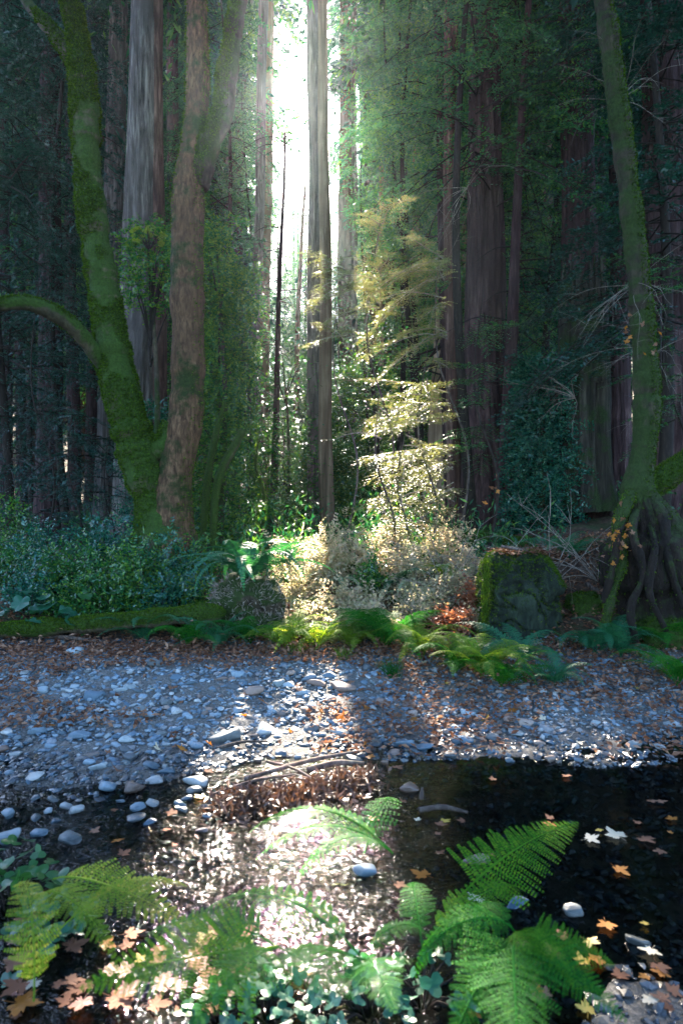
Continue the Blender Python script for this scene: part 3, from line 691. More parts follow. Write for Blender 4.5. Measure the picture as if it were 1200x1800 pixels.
# ---- leaning mossy tree at the right with its dark root mass
b1 = P(1130, 1090, 6.6); base2 = np.array([b1[0], 6.6, ground(b1[0], 6.6)])
rt = empty('leaning_tree', base2, 'thin leaning moss edged tree at the right on a dark root mass', 'tree')
mm = lambda p, n: (n[:, 0] > -.1) & (n[:, 1] < .8)
maple_part('trunk', [(1052, -40, 32), (1066, 40, 34), (1080, 150, 34), (1096, 270, 36), (1108, 370, 36), (1120, 480, 38), (1130, 600, 40), (1136, 700, 44), (1130, 790, 44), (1120, 860, 52), (1118, 930, 80)], 120, 28, 'mossy_half', 9000, .06, 5, mm, rt, base2, 6.6, .02)
maple_part('root_mass', [(1124, 862, 46), (1130, 900, 90), (1142, 950, 140), (1150, 1010, 165), (1155, 1070, 175), (1160, 1140, 200)], 60, 56, 'root', 900, .2, 2.5, None, rt, base2, 6.6, .03)
for k, sp in enumerate([[(1118, 850, 22), (1100, 885, (20, -.15)), (1086, 925, (18, -.25)), (1092, 985, (15, -.32)), (1076, 1040, (13, -.4)), (1062, 1100, (12, -.45))],
                        [(1125, 880, 16), (1112, 940, (14, -.4)), (1130, 1010, (12, -.5)), (1108, 1070, (12, -.55)), (1116, 1130, (10, -.6))], [(1130, 900, 12), (1150, 960, (11, -.45)), (1140, 1040, (10, -.55)), (1170, 1110, (9, -.6))],
                        [(1135, 870, 20), (1165, 910, (16, -.3)), (1172, 980, (14, -.45)), (1200, 1070, (12, -.5))],
                        [(1110, 900, 14), (1090, 930, (12, -.3)), (1078, 990, (12, -.4)), (1060, 1060, (10, -.4))]]):
    maple_part('root', sp, 40, 14, 'root' if k else 'mossy_half', 60 if k else 900, .35, 6, None, rt, base2, 6.6, .02)
# mossy log leaning in from the right edge
pts, rad = trunk_path([(1140, 862, 34), (1170, 838, 40), (1205, 815, 46), (1260, 790, 50)], 6.9)
mb = MB(); V = tube(mb, pts, rad, 40, 22, lumpy(.2, 4, 2)); lg = mb.build('mossy_log', M['mossy']); tag(lg, 'bright mossy log resting against the leaning tree at the right edge', 'log')
t = MB(); tufts(t, V, 4500, .04, .008, .3); x = t.build('moss', M['moss'], lg, False); x['kind'] = 'stuff'

# ---- broken hollow snag
bp = np.array([P(1022, 850, 10.6)[0], 10.6, 0]); bp[2] = ground(bp[0], 10.6)
sn = empty('broken_snag', bp, 'broad broken mossy grey snag with splintered top in front of the large dark redwood', 'dead tree')
def snagd(th, p, r):
    z = p[..., 2]; a = vnoise(np.cos(th) * 5, np.sin(th) * 5, z * .4); b = vnoise(np.cos(th) * 12, np.sin(th) * 12, z * .8)
    h = 1 - .55 * np.exp(-((th - 5.1) / .22)**2) * (z < 2.1) * .5
    return (1 - .16 * np.abs(a) + .06 * b + .3 * np.exp(-z / .5)) * h
pts, rad = trunk_path([(1022, 900, 112), (1018, 800, 104), (1022, 700, 94), (1024, 600, 84), (1022, 520, 80), (1022, 500, 76)], 10.6)
mb = MB(); V = tube(mb, pts - bp, rad, 70, 80, snagd, False); mb.build('trunk', M['snag'], sn)
for k in range(22):
    th = k / 22 * 6.283; p0 = V[-1, int(k / 22 * 80)]; c = V[-1].mean(0); hh = random.uniform(.05, .55)
    d_ = (c - p0); sm_ = MB(); tube(sm_, [p0 + [0, 0, -.3], p0 + d_ * .03, p0 + d_ * .08 + [0, 0, hh]], [.06, .05, .006], 8, 6); sm_.build('splinter', M['snag'], sn)

# ---- fallen log on the left, leaning log, drooping driftwood
pts, rad = trunk_path([(-60, 1112, 24), (60, 1104, 27), (160, 1097, 30), (260, 1088, 32), (340, 1080, 32), (385, 1078, 26), (396, 1079, 10)], 6.45)
mb = MB(); V = tube(mb, pts, rad, 90, 28, lumpy(.22, 5, 9)); fl = tag(mb.build('fallen_log', M['mossy']), 'long green fallen log lying at the foot of the left bank', 'log')
t = MB(); tufts(t, V, 26000, .018, .010, .2, lambda p, n: n[:, 2] > -.4); t.build('moss', M['moss'], fl, False)['kind'] = 'stuff'
for sp, Yd, lab in [([(372, 850, 12), (395, 815, 14), (412, 785, 14), (428, 755, 10)], 9.2, 'short leaning mossy log right of the forked maple base'),
                ([(352, 880, 10), (372, 800, 12), (384, 745, 9), (396, 705, 5)], 9.6, 'thin mossy dead stem leaning behind the forked maple base'),
                ([(455, 905, 7), (462, 860, 6), (450, 820, 5), (455, 770, 3)], 12, 'curved mossy sapling stem beside the slender grey redwood')]:
    pts, rad = trunk_path(sp, Yd); pts[0][2] = min(pts[0][2], ground(pts[0][0], Yd) - .02)
    mb = MB(); V = tube(mb, pts, rad, 30, 12, lumpy(.15, 5, 1)); o = tag(mb.build('leaning_log', M['mossy']), lab, 'log')
    t = MB(); tufts(t, V, 1500, .03, .008, .2); t.build('moss', M['moss'], o, False)['kind'] = 'stuff'

# ---- the mossy stump block and mossy rocks
def blob(cx, cy, cz, sx, sy, sz, n=36, pw=5, amp=.07, k=4, s=0, crack=0):
    g = np.linspace(-1, 1, n); A, B = np.meshgrid(g, g); mb = MB()
    for ax in range(3):
        for sg in (-1, 1):
            q = [None] * 3; q[ax] = np.full_like(A, sg); q[(ax + 1) % 3] = A; q[(ax + 2) % 3] = B * sg
            v = np.stack(q, -1).reshape(-1, 3); l = (np.abs(v)**pw).sum(1)**(1 / pw); v = v / l[:, None]
            i = (np.arange(n - 1)[:, None] * n + np.arange(n - 1)[None, :]).ravel()
            mb.add(v, np.stack([i, i + 1, i + n + 1, i + n], 1))
    V, f3, f4 = mb.arrays(); V = V.astype(float)
    # weld the seams
    key = np.round(V * 4000).astype(np.int64); _, idx, inv = np.unique(key, axis=0, return_index=True, return_inverse=True)
    V = V[idx]; f4 = inv.ravel()[f4]
    d = 1 + amp * fbm(V[:, 0] * k * .5 + s, V[:, 1] * k * .5, V[:, 2] * k * .5, 4)
    if crack:
        c = np.abs(fbm(V[:, 0] * 1.3 + s, V[:, 1] * 1.3, V[:, 2] * 3.2 + V[:, 0] * .8, 3)); d -= crack * np.exp(-(c / .09)**2)
        d -= .04 * np.abs(vnoise(V[:, 0] * 5, V[:, 1] * 5, V[:, 2] * 9))
    V = V * d[:, None] * [sx, sy, sz] + [cx, cy, cz]
    return V, f4
def rock_tufts(V, f4, n, L, W, fn, r=rng):
    k = r.integers(0, len(f4), n); q = V[f4[k]]; u = r.random((n, 1)); v = r.random((n, 1))
    p = (q[:, 0] * (1 - u) + q[:, 1] * u) * (1 - v) + (q[:, 3] * (1 - u) + q[:, 2] * u) * v
    nn = nrm(np.cross(q[:, 1] - q[:, 0], q[:, 3] - q[:, 0])); c = V.mean(0); fl = ((p - c) * nn).sum(1) < 0; nn[fl] *= -1
    m = fn(p, nn); p = p[m]; nn = nn[m]; k = len(p)
    t = MB(); blades(t, p - nn * .003, nn + r.normal(0, .5, (k, 3)) + [0, 0, -.5 * 0], unit(k, r), L * r.uniform(.4, 1.4, k), W, .5, .1); return t
cx = (926 - 600) / 1200 * 6.35; Zt = P(0, 976, 6.35)[2]; Zb = ground(cx, 6.3) - .1
cz = (Zt + Zb) / 2; V, f4 = blob(cx, 6.7, cz, .37, .40, (Zt - Zb) / 2, 64, 4.6, .16, 3.2, 5, .16)
for nn_, dd_ in (((.75, -.3, .6), .43), ((-.5, -.55, .67), .52), ((.5, -.8, -.3), .42)):
    nn_ = nrm(np.array(nn_)); hh_ = (V - [cx, 6.7, cz]) @ nn_ - dd_ - .03 * vnoise(V[:, 0] * 8, V[:, 1] * 8, V[:, 2] * 8); V = V - np.clip(hh_, 0, None)[:, None] * nn_ * .8
V[:, 0] += (V[:, 2] - cz) * .07
sb = tag(link('mossy_stump', mk_mesh('mossy_stump', V, np.zeros((0, 3), int), f4, M['stump'])), 'big square mossy stump with dark creviced face and leaf covered top', 'stump')
rock_tufts(V, f4, 22000, .03, .007, lambda p, n: ((n[:, 2] > .25) | (p[:, 2] > Zt - .22 + .12 * vnoise(p[:, 0] * 9, p[:, 1] * 9)) | (n[:, 0] < -.5) | (fbm(p[:, 0] * 4, p[:, 1] * 4, p[:, 2] * 4) > .75))).build('moss', M['moss'], sb, False)['kind'] = 'stuff'
t = MB(); k = 900; z = np.random.default_rng(3).uniform(Zb + .2, Zt, k); blades(t, np.stack([cx - .40 + rng.normal(0, .018, k) + .02 * (z - Zb), 6.36 + rng.normal(0, .03, k), z], 1), rng.normal(0, .5, (k, 3)) + [0, 0, -1], unit(k), .05, .008); t.build('hanging_moss', M['moss'], sb, False)['kind'] = 'stuff'
k = 900; t = MB(); r = np.random.default_rng(4); p = np.stack([cx + r.uniform(-.22, .26, k), 6.72 + r.uniform(-.26, .32, k), np.full(k, Zt + .005) + r.uniform(-.01, .03, k)], 1)
blades(t, p, unit(k, r) * [1, 1, .2], np.array([0, 0, 1.]) + r.normal(0, .35, (k, 3)), .05 * r.uniform(.4, 1.4, k), .02); t.build('needle_litter', M['dry_leaf'], sb, False)['kind'] = 'stuff'
for px, py, wpx, hpx, lab in [(778, 992, 86, 46, 'rounded mossy rock left of the big stump with sunlit top'), (843, 948, 60, 36, 'mossy rock behind the left corner of the big stump'),
                              (1035, 1062, 56, 40, 'small mossy hummock right of the big stump'), (728, 1062, 70, 34, 'low mossy rock among the sunlit ferns'),
                              (640, 1010, 60, 50, 'shaded mossy stump in the middle of the sunlit bushes'), (915, 955, 50, 26, 'flat mossy rock just above the big stump'), (1180, 1110, 90, 50, 'dark mossy hummock at the right edge of the bank')]:
    q = hit(px, py + hpx * .5); Yd = q[1] + .12; V, f4 = blob(q[0], Yd, q[2] + hpx / 2400 * Yd * .6, wpx / 2400 * Yd, wpx / 2400 * Yd * .9, hpx / 2000 * Yd, 20, 2.6, .22, 4, px)
    o = tag(link('mossy_rock', mk_mesh('mossy_rock', V, np.zeros((0, 3), int), f4, M['mossy'])), lab, 'rock')
    rock_tufts(V, f4, 3500, .025, .007, lambda p, n: n[:, 2] > -.1).build('moss', M['moss'], o, False)['kind'] = 'stuff'

# ------------------------------------------------------------------ ferns
def frond(seed, th0, th1, n1, n2, wide, base_gap=.08, pw=.5, curl=.3, toothed=False):
    r = np.random.default_rng(seed); mb = MB(); T = np.linspace(0, 1, 40)
    th = np.radians(th0 + (th1 - th0) * T**1.1); c = np.stack([np.cumsum(np.cos(th)), np.cumsum(np.sin(th)) * 0, np.cumsum(np.sin(th))], 1) / 40
    c[:, 1] += .03 * np.sin(T * 3 + seed) * T; c -= c[0]
    tube(mb, c, np.linspace(.006, .0012, 40), seg=4, cap=False)
    t = base_gap + (1 - base_gap) * (np.arange(n1) + .5) / n1
    p = np.stack([np.interp(t, T, c[:, k]) for k in range(3)], 1)
    tg = nrm(np.stack([np.interp(t + .02, T, c[:, k]) - np.interp(t - .02, T, c[:, k]) for k in range(3)], 1)); tg[-1] = tg[-2]
    u = (t - base_gap) / (1 - base_gap); Lp = wide * np.minimum((1 - u)**.85 * 1.05, (.35 + u * 3) if pw > .4 else 1) + .004
    up = nrm(np.cross(np.cross(tg, [0, 0, 1.]) * -1, tg)) ; up = nrm(np.cross(tg, np.cross([0, 0, 1.], tg)))
    for sg in (-1, 1):
        s = nrm(np.cross(tg, up)) * sg
        d = s * .9 + tg * (.22 + .35 * u[:, None]) + up * (-curl * .4) + r.normal(0, .05, (n1, 3)); d = nrm(d); L = Lp * r.uniform(.85, 1.08, n1)
        if n2 == 0:
            blades(mb, p, d, up, L, np.full(n1, .92 / n1), .3, .12)
        else:
            ax = MB(); tt = (np.arange(n2) + .3) / n2
            q = p[:, None, :] + d[:, None, :] * (L[:, None] * tt)[:, :, None] - up[:, None, :] * (L[:, None] * curl * tt**2 * .5)[:, :, None]
            s2 = nrm(np.cross(d, up)); ll = (.62 * (1 - u * .4) / n1 * 1.15)
            for s3 in (-1, 1):
                dd = s2[:, None, :] * s3 + d[:, None, :] * .45 + r.normal(0, .07, (n1, n2, 3))
                blades(mb, q.reshape(-1, 3), dd.reshape(-1, 3), np.repeat(up, n2, 0) + r.normal(0, .12, (n1 * n2, 3)),
                       (ll[:, None] * (1.08 - .75 * tt)[None, :] * 1.0).ravel(), (np.repeat(L, n2) / n2 * .85), .4, .1)
            blades(mb, p, d, up, L, .0035, .4, 0)
    return mb, c[-1]
FR = {}
def frond_mesh(kind, i, m):
    k = (kind, i, m)
    if k not in FR:
        if kind == 'sword': mb, e = frond(i, [80, 64, 74, 54][i % 4], [-70, -50, -85, -35][i % 4], 34, 0, .13, .05, .5, .4)
        elif kind == 'lady': mb, e = frond(i + 20, [80, 66, 74, 58][i % 4], [-62, -45, -75, -30][i % 4], 22, 10, .20, .14, .5, .3)
        elif kind == 'small': mb, e = frond(i + 60, [78, 62, 80, 54][i % 4], [-58, -40, -75, -25][i % 4], 16, 5, .21, .12, .5, .3)
        else: mb, e = frond(i + 40, [22, 16, 30, 12][i % 4], [-20, -26, -32, -14][i % 4], 26, 15, .27, .16, .2, .25)
        FR[k] = (mb.mesh('frond', M[m], False), e)
    return FR[k]
def fern(px, py, R, nf, kind, m, lab, grp=None, az=(0, 360), loc=None, zoff=0, tilt=0):
    q = hit(px, py) if loc is None else np.array(loc, float); q = q + [0, 0, zoff]
    root = empty('fern', q, lab, 'fern', grp)
    for i in range(nf):
        me, e = frond_mesh(kind, random.randrange(4), m); o = link('frond', me, root)
        a = math.radians(az[0] + (az[1] - az[0]) * (i + random.uniform(.1, .9)) / nf); s_ = R * random.uniform(.75, 1.15)
        o.rotation_euler = (random.uniform(-.35, .35), math.radians(random.uniform(-12, 14) + tilt), a); o.scale = (s_, s_, s_)
    return root
def frond_to(root, b, e, kind, i, m, roll=0):
    me, E = frond_mesh(kind, i, m); o = link('frond', me, root); b = np.array(b); e = np.array(e)
    Ev = Vector(E); D = Vector(e - b); xa = Ev.normalized(); ya = Vector((0, 1, 0)); za = xa.cross(ya)
    xb = D.normalized(); yb = Vector((0, 0, 1)).cross(xb).normalized(); zb = xb.cross(yb)
    A = Matrix((xa, ya, za)).transposed(); B = Matrix((xb, yb, zb)).transposed()
    Rm = Matrix.Rotation(roll, 3, xb) @ B @ A.transposed(); s_ = D.length / Ev.length
    o.matrix_local = Matrix.Translation(Vector(b) - root.location) @ Rm.to_4x4() @ Matrix.Scale(s_, 4)
    return o

# the big sword fern on its mound, mid left
V, f4 = blob(P(430, 1080, 6.75)[0], 6.85, .52, .34, .32, .34, 26, 2.4, .2, 4, 8)
md = tag(link('fern_mound', mk_mesh('fern_mound', V, np.zeros((0, 3), int), f4, M['mossy_half'])), 'dark rooty mound under the big sword fern at the end of the fallen log', 'mound')
rock_tufts(V, f4, 4000, .07, .008, lambda p, n: n[:, 2] < .7).build('roots', M['twig'], md, False)['kind'] = 'stuff'
fern(440, 985, .95, 24, 'sword', 'fern_blue', 'large arching sword fern on the mound at the end of the fallen log', loc=P(435, 1020, 6.75), tilt=-4)
fern(505, 960, .6, 12, 'sword', 'fern_blue', 'pale sword fern behind the large arching one, by the dry bushes', loc=P(510, 985, 7.2))
for px, py, R, nf, kd, m, lab in [
    (258, 1140, .42, 9, 'lady', 'fern_blue', 'low fern at the left under the fallen log'), (330, 1148, .36, 9, 'small', 'fern', 'low fern below the right end of the fallen log'),
    (385, 1150, .38, 9, 'small', 'fern_blue', 'fern under the fern mound at the gravel edge'), (440, 1140, .42, 10, 'lady', 'fern', 'fern in front of the fern mound, partly sunlit'),
    (500, 1150, .40, 9, 'small', 'fern_lime', 'sunlit lime fern at the gravel edge, right of the fern mound'), (555, 1150, .38, 9, 'small', 'fern_lime', 'sunlit lime fern at the gravel edge below the bright bushes'),
    (615, 1150, .34, 8, 'small', 'fern_lime', 'small bright fern at the gravel edge in the middle'), (680, 1150, .52, 12, 'lady', 'fern', 'green fern with grass tuft right of the middle of the bank foot'),
    (745, 1165, .42, 9, 'lady', 'fern_lime', 'yellow green fern left of the big stump'), (800, 1195, .42, 9, 'lady', 'fern', 'fern with drooping fan frond below left of the big stump'),
    (845, 1200, .44, 11, 'lady', 'fern_lime', 'sunlit yellow green fern in front of the left corner of the stump'), (882, 1218, .36, 8, 'small', 'fern', 'feathery fern lying on the gravel in front of the stump'),
    (915, 1180, .46, 7, 'lady', 'fern_blue', 'blue green fern directly in front of the dark stump face'), (975, 1215, .34, 8, 'small', 'fern_blue', 'small blue green fern at the right foot of the stump'),
    (1045, 1160, .40, 8, 'lady', 'fern_blue', 'blue green fern right of the stump under the bank'), (1090, 1165, .42, 8, 'lady', 'fern_blue', 'fern with one pale frond below the root mass'),
    (1165, 1150, .42, 9, 'lady', 'fern', 'fern at the right edge below the root mass'), (1190, 1215, .44, 9, 'lady', 'fern', 'lowest fern at the right edge by the gravel'),
    (700, 1055, .40, 10, 'lady', 'fern_blue', 'shaded fern in the middle of the sunlit bushes'), (790, 1040, .40, 9, 'lady', 'fern_lime', 'sunlit fern between the mossy rock and the stump'),
    (260, 1050, .38, 7, 'sword', 'fern_blue', 'bluish fern just above the fallen log'), (345, 960, .5, 10, 'sword', 'fern_blue', 'shaded fern to the right of the forked maple base'),
    (870, 905, .5, 10, 'lady', 'fern_blue', 'blue green fern on the slope above the stump'), (940, 930, .5, 10, 'lady', 'fern_blue', 'blue green fern between stump and root mass, high on the slope'),
    (1000, 990, .42, 9, 'lady', 'fern_blue', 'fern on the dark slope right of the stump top'), (760, 925, .5, 10, 'sword', 'fern', 'fern behind the mossy rocks in the dappled light')]:
    fern(px, py - 8, R * 1.6, nf + 2, kd, m, lab, tilt=-8)
for k in range(26):
    x = random.uniform(-4.2, 6); yy = random.uniform(9, 17)
    if -1.7 > x and yy < 9.5: continue
    fern(0, 0, random.uniform(.5, .8), 9, 'sword', 'fern_blue' if x > .5 or x < -2 else 'fern', 'shaded sword fern on the forest floor between the trunks', 'sword ferns on the forest floor', loc=(x, yy, ground(x, yy)))

# foreground ferns, frond by frond
def fg(label, base_px, fr, cat='fern'):
    b = P(*base_px); root = empty('fern', b, label, cat)
    for e, kd, i, m, roll, *bb in fr: frond_to(root, P(*bb[0]) if bb else b, P(*e), kd, i, m, roll)
    return root
fg('bright broad bracken frond reaching right over the dark water', (742, 1665, 1.95), [
    ((1012, 1442, 2.45), 'bracken', 0, 'fern_mid', .25, (795, 1590, 2.12)), ((725, 1560, 2.3), 'lady', 3, 'fern', -.2), ((925, 1570, 2.2), 'lady', 3, 'fern_mid', .2)])
fg('lime green arching fern at the lower left', (60, 1760, 1.5), [
    ((340, 1640, 1.85), 'lady', 3, 'fern_lime', .5, (95, 1545, 2.0)), ((210, 1690, 1.6), 'lady', 1, 'fern_lime', .2, (60, 1580, 1.75)), ((30, 1560, 1.7), 'lady', 2, 'fern_lime', 0), ((330, 1560, 2.0), 'lady', 3, 'fern_lime', .1, (100, 1640, 1.8))])
fg('large green fern spreading left along the bottom', (490, 1665, 1.62), [
    ((140, 1745, 1.38), 'bracken', 0, 'fern_mid', -.6), ((260, 1640, 1.7), 'bracken', 2, 'fern', -.2), ((340, 1800, 1.3), 'bracken', 1, 'fern', -.3), ((620, 1760, 1.4), 'bracken', 3, 'fern', .3), ])
fg('fern in the middle foreground over the glittering water', (640, 1690, 1.75), [
    ((360, 1600, 1.95), 'lady', 3, 'fern', -.1), ((700, 1780, 1.4), 'bracken', 0, 'fern', .2), ((760, 1660, 1.8), 'lady', 2, 'fern', 0), ((470, 1700, 1.55), 'bracken', 1, 'fern', 0)])
fg('faint green fern fronds low over the middle of the riffle', (690, 1500, 2.45), [
    ((440, 1462, 2.65), 'lady', 3, 'fern', 0), ((450, 1510, 2.4), 'lady', 3, 'fern', .1), ((700, 1420, 2.9), 'small', 1, 'fern', 0, (640, 1500, 2.5)), ((520, 1555, 2.25), 'lady', 1, 'fern', 0)])
fg('big drooping fern at the lower right corner', (905, 1640, 1.62), [
    ((1100, 1800, 1.4), 'bracken', 2, 'fern', .5), ((790, 1840, 1.3), 'bracken', 1, 'fern', -.3), ((1080, 1700, 1.6), 'bracken', 2, 'fern_mid', .6), ((900, 1900, 1.15), 'bracken', 3, 'fern', 0), ((730, 1720, 1.55), 'lady', 2, 'fern', -.3), ((960, 1790, 1.45), 'lady', 2, 'fern_mid', .3), ((1010, 1740, 1.5), 'lady', 0, 'fern_mid', .4), ((830, 1620, 1.8), 'lady', 1, 'fern', 0)])

# ------------------------------------------------------------------ shrubs
def shrub(name, loc, rx, ry, h, nst, ntw, k, lL, lW, m, lab, cat='shrub', grp=None, seed=0, stem='twig', twl=.2, shape=.6, zb=.15, droop=0, ang=.9, filtr=False):
    r = np.random.default_rng(seed + 900); root = empty(name, loc, lab, cat, grp)
    u = unit(ntw, r); u[:, 2] = np.abs(u[:, 2]) ; rr = r.uniform(shape, 1, ntw)[:, None]
    clump = 1 + .25 * vnoise(u[:, 0] * 3 + seed, u[:, 1] * 3, u[:, 2] * 3)[:, None]
    p = u * rr * clump * [rx, ry, h * (1 - zb)] + [0, 0, h * zb]
    d = u * [1, 1, .6] + r.normal(0, .35, (ntw, 3)) + [0, 0, .15 - droop]
    mb = MB(); leaflets(mb, p - nrm(d) * twl * .5, d, np.array([0, 0, 1.]) + r.normal(0, .45, (ntw, 3)), twl * r.uniform(.6, 1.3, ntw), k, lL, lW, r, ang)
    if filtr: put_crown('foliage', None, mb, M[m], root, loc, 0)
    else: mb.build('foliage', M[m], root, False)
    for s_ in range(nst):
        q = p[r.integers(0, ntw)]; mid = q * [.35, .35, .55] + r.normal(0, .05, 3)
        t = MB(); tube(t, [np.zeros(3) + [0, 0, -.05], mid, q], [.008, .005, .002], 8, 5); t.build('stem', M[stem], root)
    return root
def sh(px, py, hpx, wpx, Yd, *a, **kw):       # a shrub whose foot stands at depth Yd and whose top shows at py
    x = (px - 600) / 1200 * Yd; g = ground(x, Yd); top = P(px, py, Yd)[2]
    return (x, Yd, g), wpx / 2400 * Yd, max(.15, top - g)
r = random.Random(4)
LS = [(20, 940, 7.6), (70, 900, 8.2), (120, 935, 7.4), (150, 960, 7.1), (185, 890, 8.0), (215, 930, 7.3), (255, 925, 7.3), (295, 930, 7.5), (235, 985, 6.95), (180, 1000, 6.9), (300, 990, 7.0), (330, 930, 8), (120, 1010, 6.85), (60, 980, 7.0), (340, 1010, 7.05), (20, 850, 8.8)]
LSL = ['leftmost leafy shrub above the fallen log', 'tall glossy shrub near the left edge in front of the dark trunks', 'dense dark green shrub left of the forked maple', 'low leafy shrub above the left half of the fallen log',
 'shrub with pale glossy tips just left of the forked maple', 'dense shrub below the mossy maple stem', 'shrub covering the base of the forked maple', 'shrub at the right foot of the forked maple', 'low shrub above the middle of the fallen log',
 'low dark shrub between the thimbleberry and the fallen log', 'twiggy shrub above the right end of the fallen log', 'loose shrub right behind the forked maple base', 'low shrub just above the broad leaved plant', 'shrub at the far left above the broad leaved plant', 'small shrub left of the fern mound', 'tall dim shrub at the left edge under the curved branch']
for i_, ((px, py, Yd), lab) in enumerate(zip(LS, LSL)):
    loc, w_, h_ = sh(px, py, 0, 120, Yd); shrub('leafy_shrub', loc, w_ * 1.15, .4, h_, 7, 330, 4, .062, .023, ['bay', 'glossy', 'bay'][i_ % 3], lab, seed=i_, stem='dark_twig', shape=.25)
# sunlit dry bushes
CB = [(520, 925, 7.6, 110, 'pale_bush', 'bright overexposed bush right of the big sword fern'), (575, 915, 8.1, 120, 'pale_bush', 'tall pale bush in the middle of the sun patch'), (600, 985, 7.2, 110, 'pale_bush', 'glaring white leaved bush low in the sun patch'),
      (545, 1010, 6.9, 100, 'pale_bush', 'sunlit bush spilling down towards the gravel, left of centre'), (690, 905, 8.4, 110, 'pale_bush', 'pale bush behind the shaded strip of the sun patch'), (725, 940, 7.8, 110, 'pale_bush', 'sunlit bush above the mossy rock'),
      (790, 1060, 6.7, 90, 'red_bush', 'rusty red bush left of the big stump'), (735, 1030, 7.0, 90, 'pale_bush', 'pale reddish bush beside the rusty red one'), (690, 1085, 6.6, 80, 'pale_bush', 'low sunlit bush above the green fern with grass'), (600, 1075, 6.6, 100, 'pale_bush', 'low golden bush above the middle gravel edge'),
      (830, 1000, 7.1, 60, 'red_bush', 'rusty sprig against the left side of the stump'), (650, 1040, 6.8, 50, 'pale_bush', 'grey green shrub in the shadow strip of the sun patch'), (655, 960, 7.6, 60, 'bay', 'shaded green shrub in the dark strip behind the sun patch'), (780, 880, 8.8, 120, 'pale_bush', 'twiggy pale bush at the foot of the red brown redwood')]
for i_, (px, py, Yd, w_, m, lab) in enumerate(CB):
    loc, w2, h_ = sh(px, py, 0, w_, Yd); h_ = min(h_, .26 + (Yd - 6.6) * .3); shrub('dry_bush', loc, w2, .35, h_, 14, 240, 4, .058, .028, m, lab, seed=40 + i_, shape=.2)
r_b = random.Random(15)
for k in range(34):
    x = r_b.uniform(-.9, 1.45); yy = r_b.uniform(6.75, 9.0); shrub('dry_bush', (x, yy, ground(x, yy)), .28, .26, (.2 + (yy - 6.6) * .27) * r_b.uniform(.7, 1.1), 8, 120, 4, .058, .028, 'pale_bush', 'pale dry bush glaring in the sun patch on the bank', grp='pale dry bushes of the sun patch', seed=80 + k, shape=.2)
# thimbleberry with large separate leaves
def lobed(seed, lobes=5, depth=.35, n=40, cup=.12):
    r = np.random.default_rng(seed); th = np.linspace(-math.pi, math.pi, n, endpoint=False)
    a = np.abs(np.cos(th * lobes / 2)) if lobes % 2 else np.abs(np.cos(th * lobes / 2))
    rad = (1 - depth) + depth * a**1.5 + .05 * r.normal(size=n); rad *= (1 - .35 * np.exp(-((np.abs(th) - math.pi) / .25)**2))
    rings = []
    for q in (.0, .5, 1): rings.append(np.stack([np.cos(th) * rad * q, np.sin(th) * rad * q, cup * (q**2) * np.sin(th * 2 + seed) + cup * q * .5 + .06 * q * np.cos(th * lobes)], 1))
    V = np.concatenate([[[0, 0, 0]], rings[1], rings[2]]); mb = MB(); k = np.arange(n); k2 = (k + 1) % n
    mb.add(V, np.stack([1 + k, 1 + n + k, 1 + n + k2, 1 + k2], 1)); mb.f3.append(np.stack([0 * k, 1 + k, 1 + k2], 1)); return mb
def maple_leaf(seed):                     # pointed five lobed outline
    r = np.random.default_rng(seed); out = []
    for a, l in ((-2.2, .55), (-1.15, .9), (0, 1.05), (1.15, .9), (2.2, .55)):
        w_ = r.uniform(.85, 1.2); l *= r.uniform(.85, 1.1); out += [(a - .5, .42), (a - .26 * w_, l * .66), (a - .27 * w_, l * .84), (a - .09, l * .86), (a, l), (a + .09, l * .86), (a + .27 * w_, l * .84), (a + .26 * w_, l * .66)]
    out += [(2.75, .3), (3.14, .08)]
    out = sorted(out); th = np.array([o[0] for o in out]) + r.normal(0, .025, len(out)); rad = np.array([o[1] for o in out]) * r.uniform(.9, 1.1, len(out)); n = len(out)
    cu = r.uniform(.08, .3); ph = r.uniform(0, 6)
    def ring(q): return np.stack([np.cos(th) * rad * q, np.sin(th) * rad * q, cu * (rad * q)**2 * (np.sin(th * 2 + ph) + .7)], 1)
    V = np.concatenate([[[0, 0, 0]], ring(.5), ring(1)]); mb = MB(); k = np.arange(n); k2 = (k + 1) % n
    mb.add(V, np.stack([1 + k, 1 + n + k, 1 + n + k2, 1 + k2], 1)); mb.f3.append(np.stack([0 * k, 1 + k, 1 + k2], 1))
    tube(mb, [(0, 0, 0), (-.35, .02, .02), (-.8, .1, .05)], [.015, .012, .008], 5, 4, cap=False); return mb
LM = {}
def leafmesh(kind, i, m):
    if (kind, i, m) not in LM: LM[kind, i, m] = (maple_leaf(i) if kind == 'maple' else lobed(i, 5, .22) if kind == 'broad' else lobed(i, 3, .5, 30, .08)).mesh('leaf', M[m], True)
    return LM[kind, i, m]
def leafy(name, loc, nl, R, h, ls, kind, m, lab, cat='plant', grp=None, stemm='dark_twig', seed=0, flat=.5):
    r = random.Random(seed + 77); root = empty(name, loc, lab, cat, grp)
    for k in range(nl):
        a = r.uniform(0, 6.283); rr = R * math.sqrt(r.random()); z = h * (1 - .5 * (rr / R)**2) * r.uniform(.6, 1.05)
        q = Vector((rr * math.cos(a), rr * math.sin(a), z))
        o = link('leaf', leafmesh(kind, r.randrange(4), m), root); o.location = q; s_ = ls * r.uniform(.7, 1.2); o.scale = (s_, s_, s_)
        o.rotation_euler = (r.gauss(0, flat * .7), r.gauss(0, flat * .7) + .2, a)
        t = MB(); tube(t, [(q.x * .15, q.y * .15, -.03), (q.x * .5, q.y * .5, z * .6), tuple(q)], [.004, .003, .0015], 5, 4, cap=False); t.build('stem', M[stemm], root)
    return root
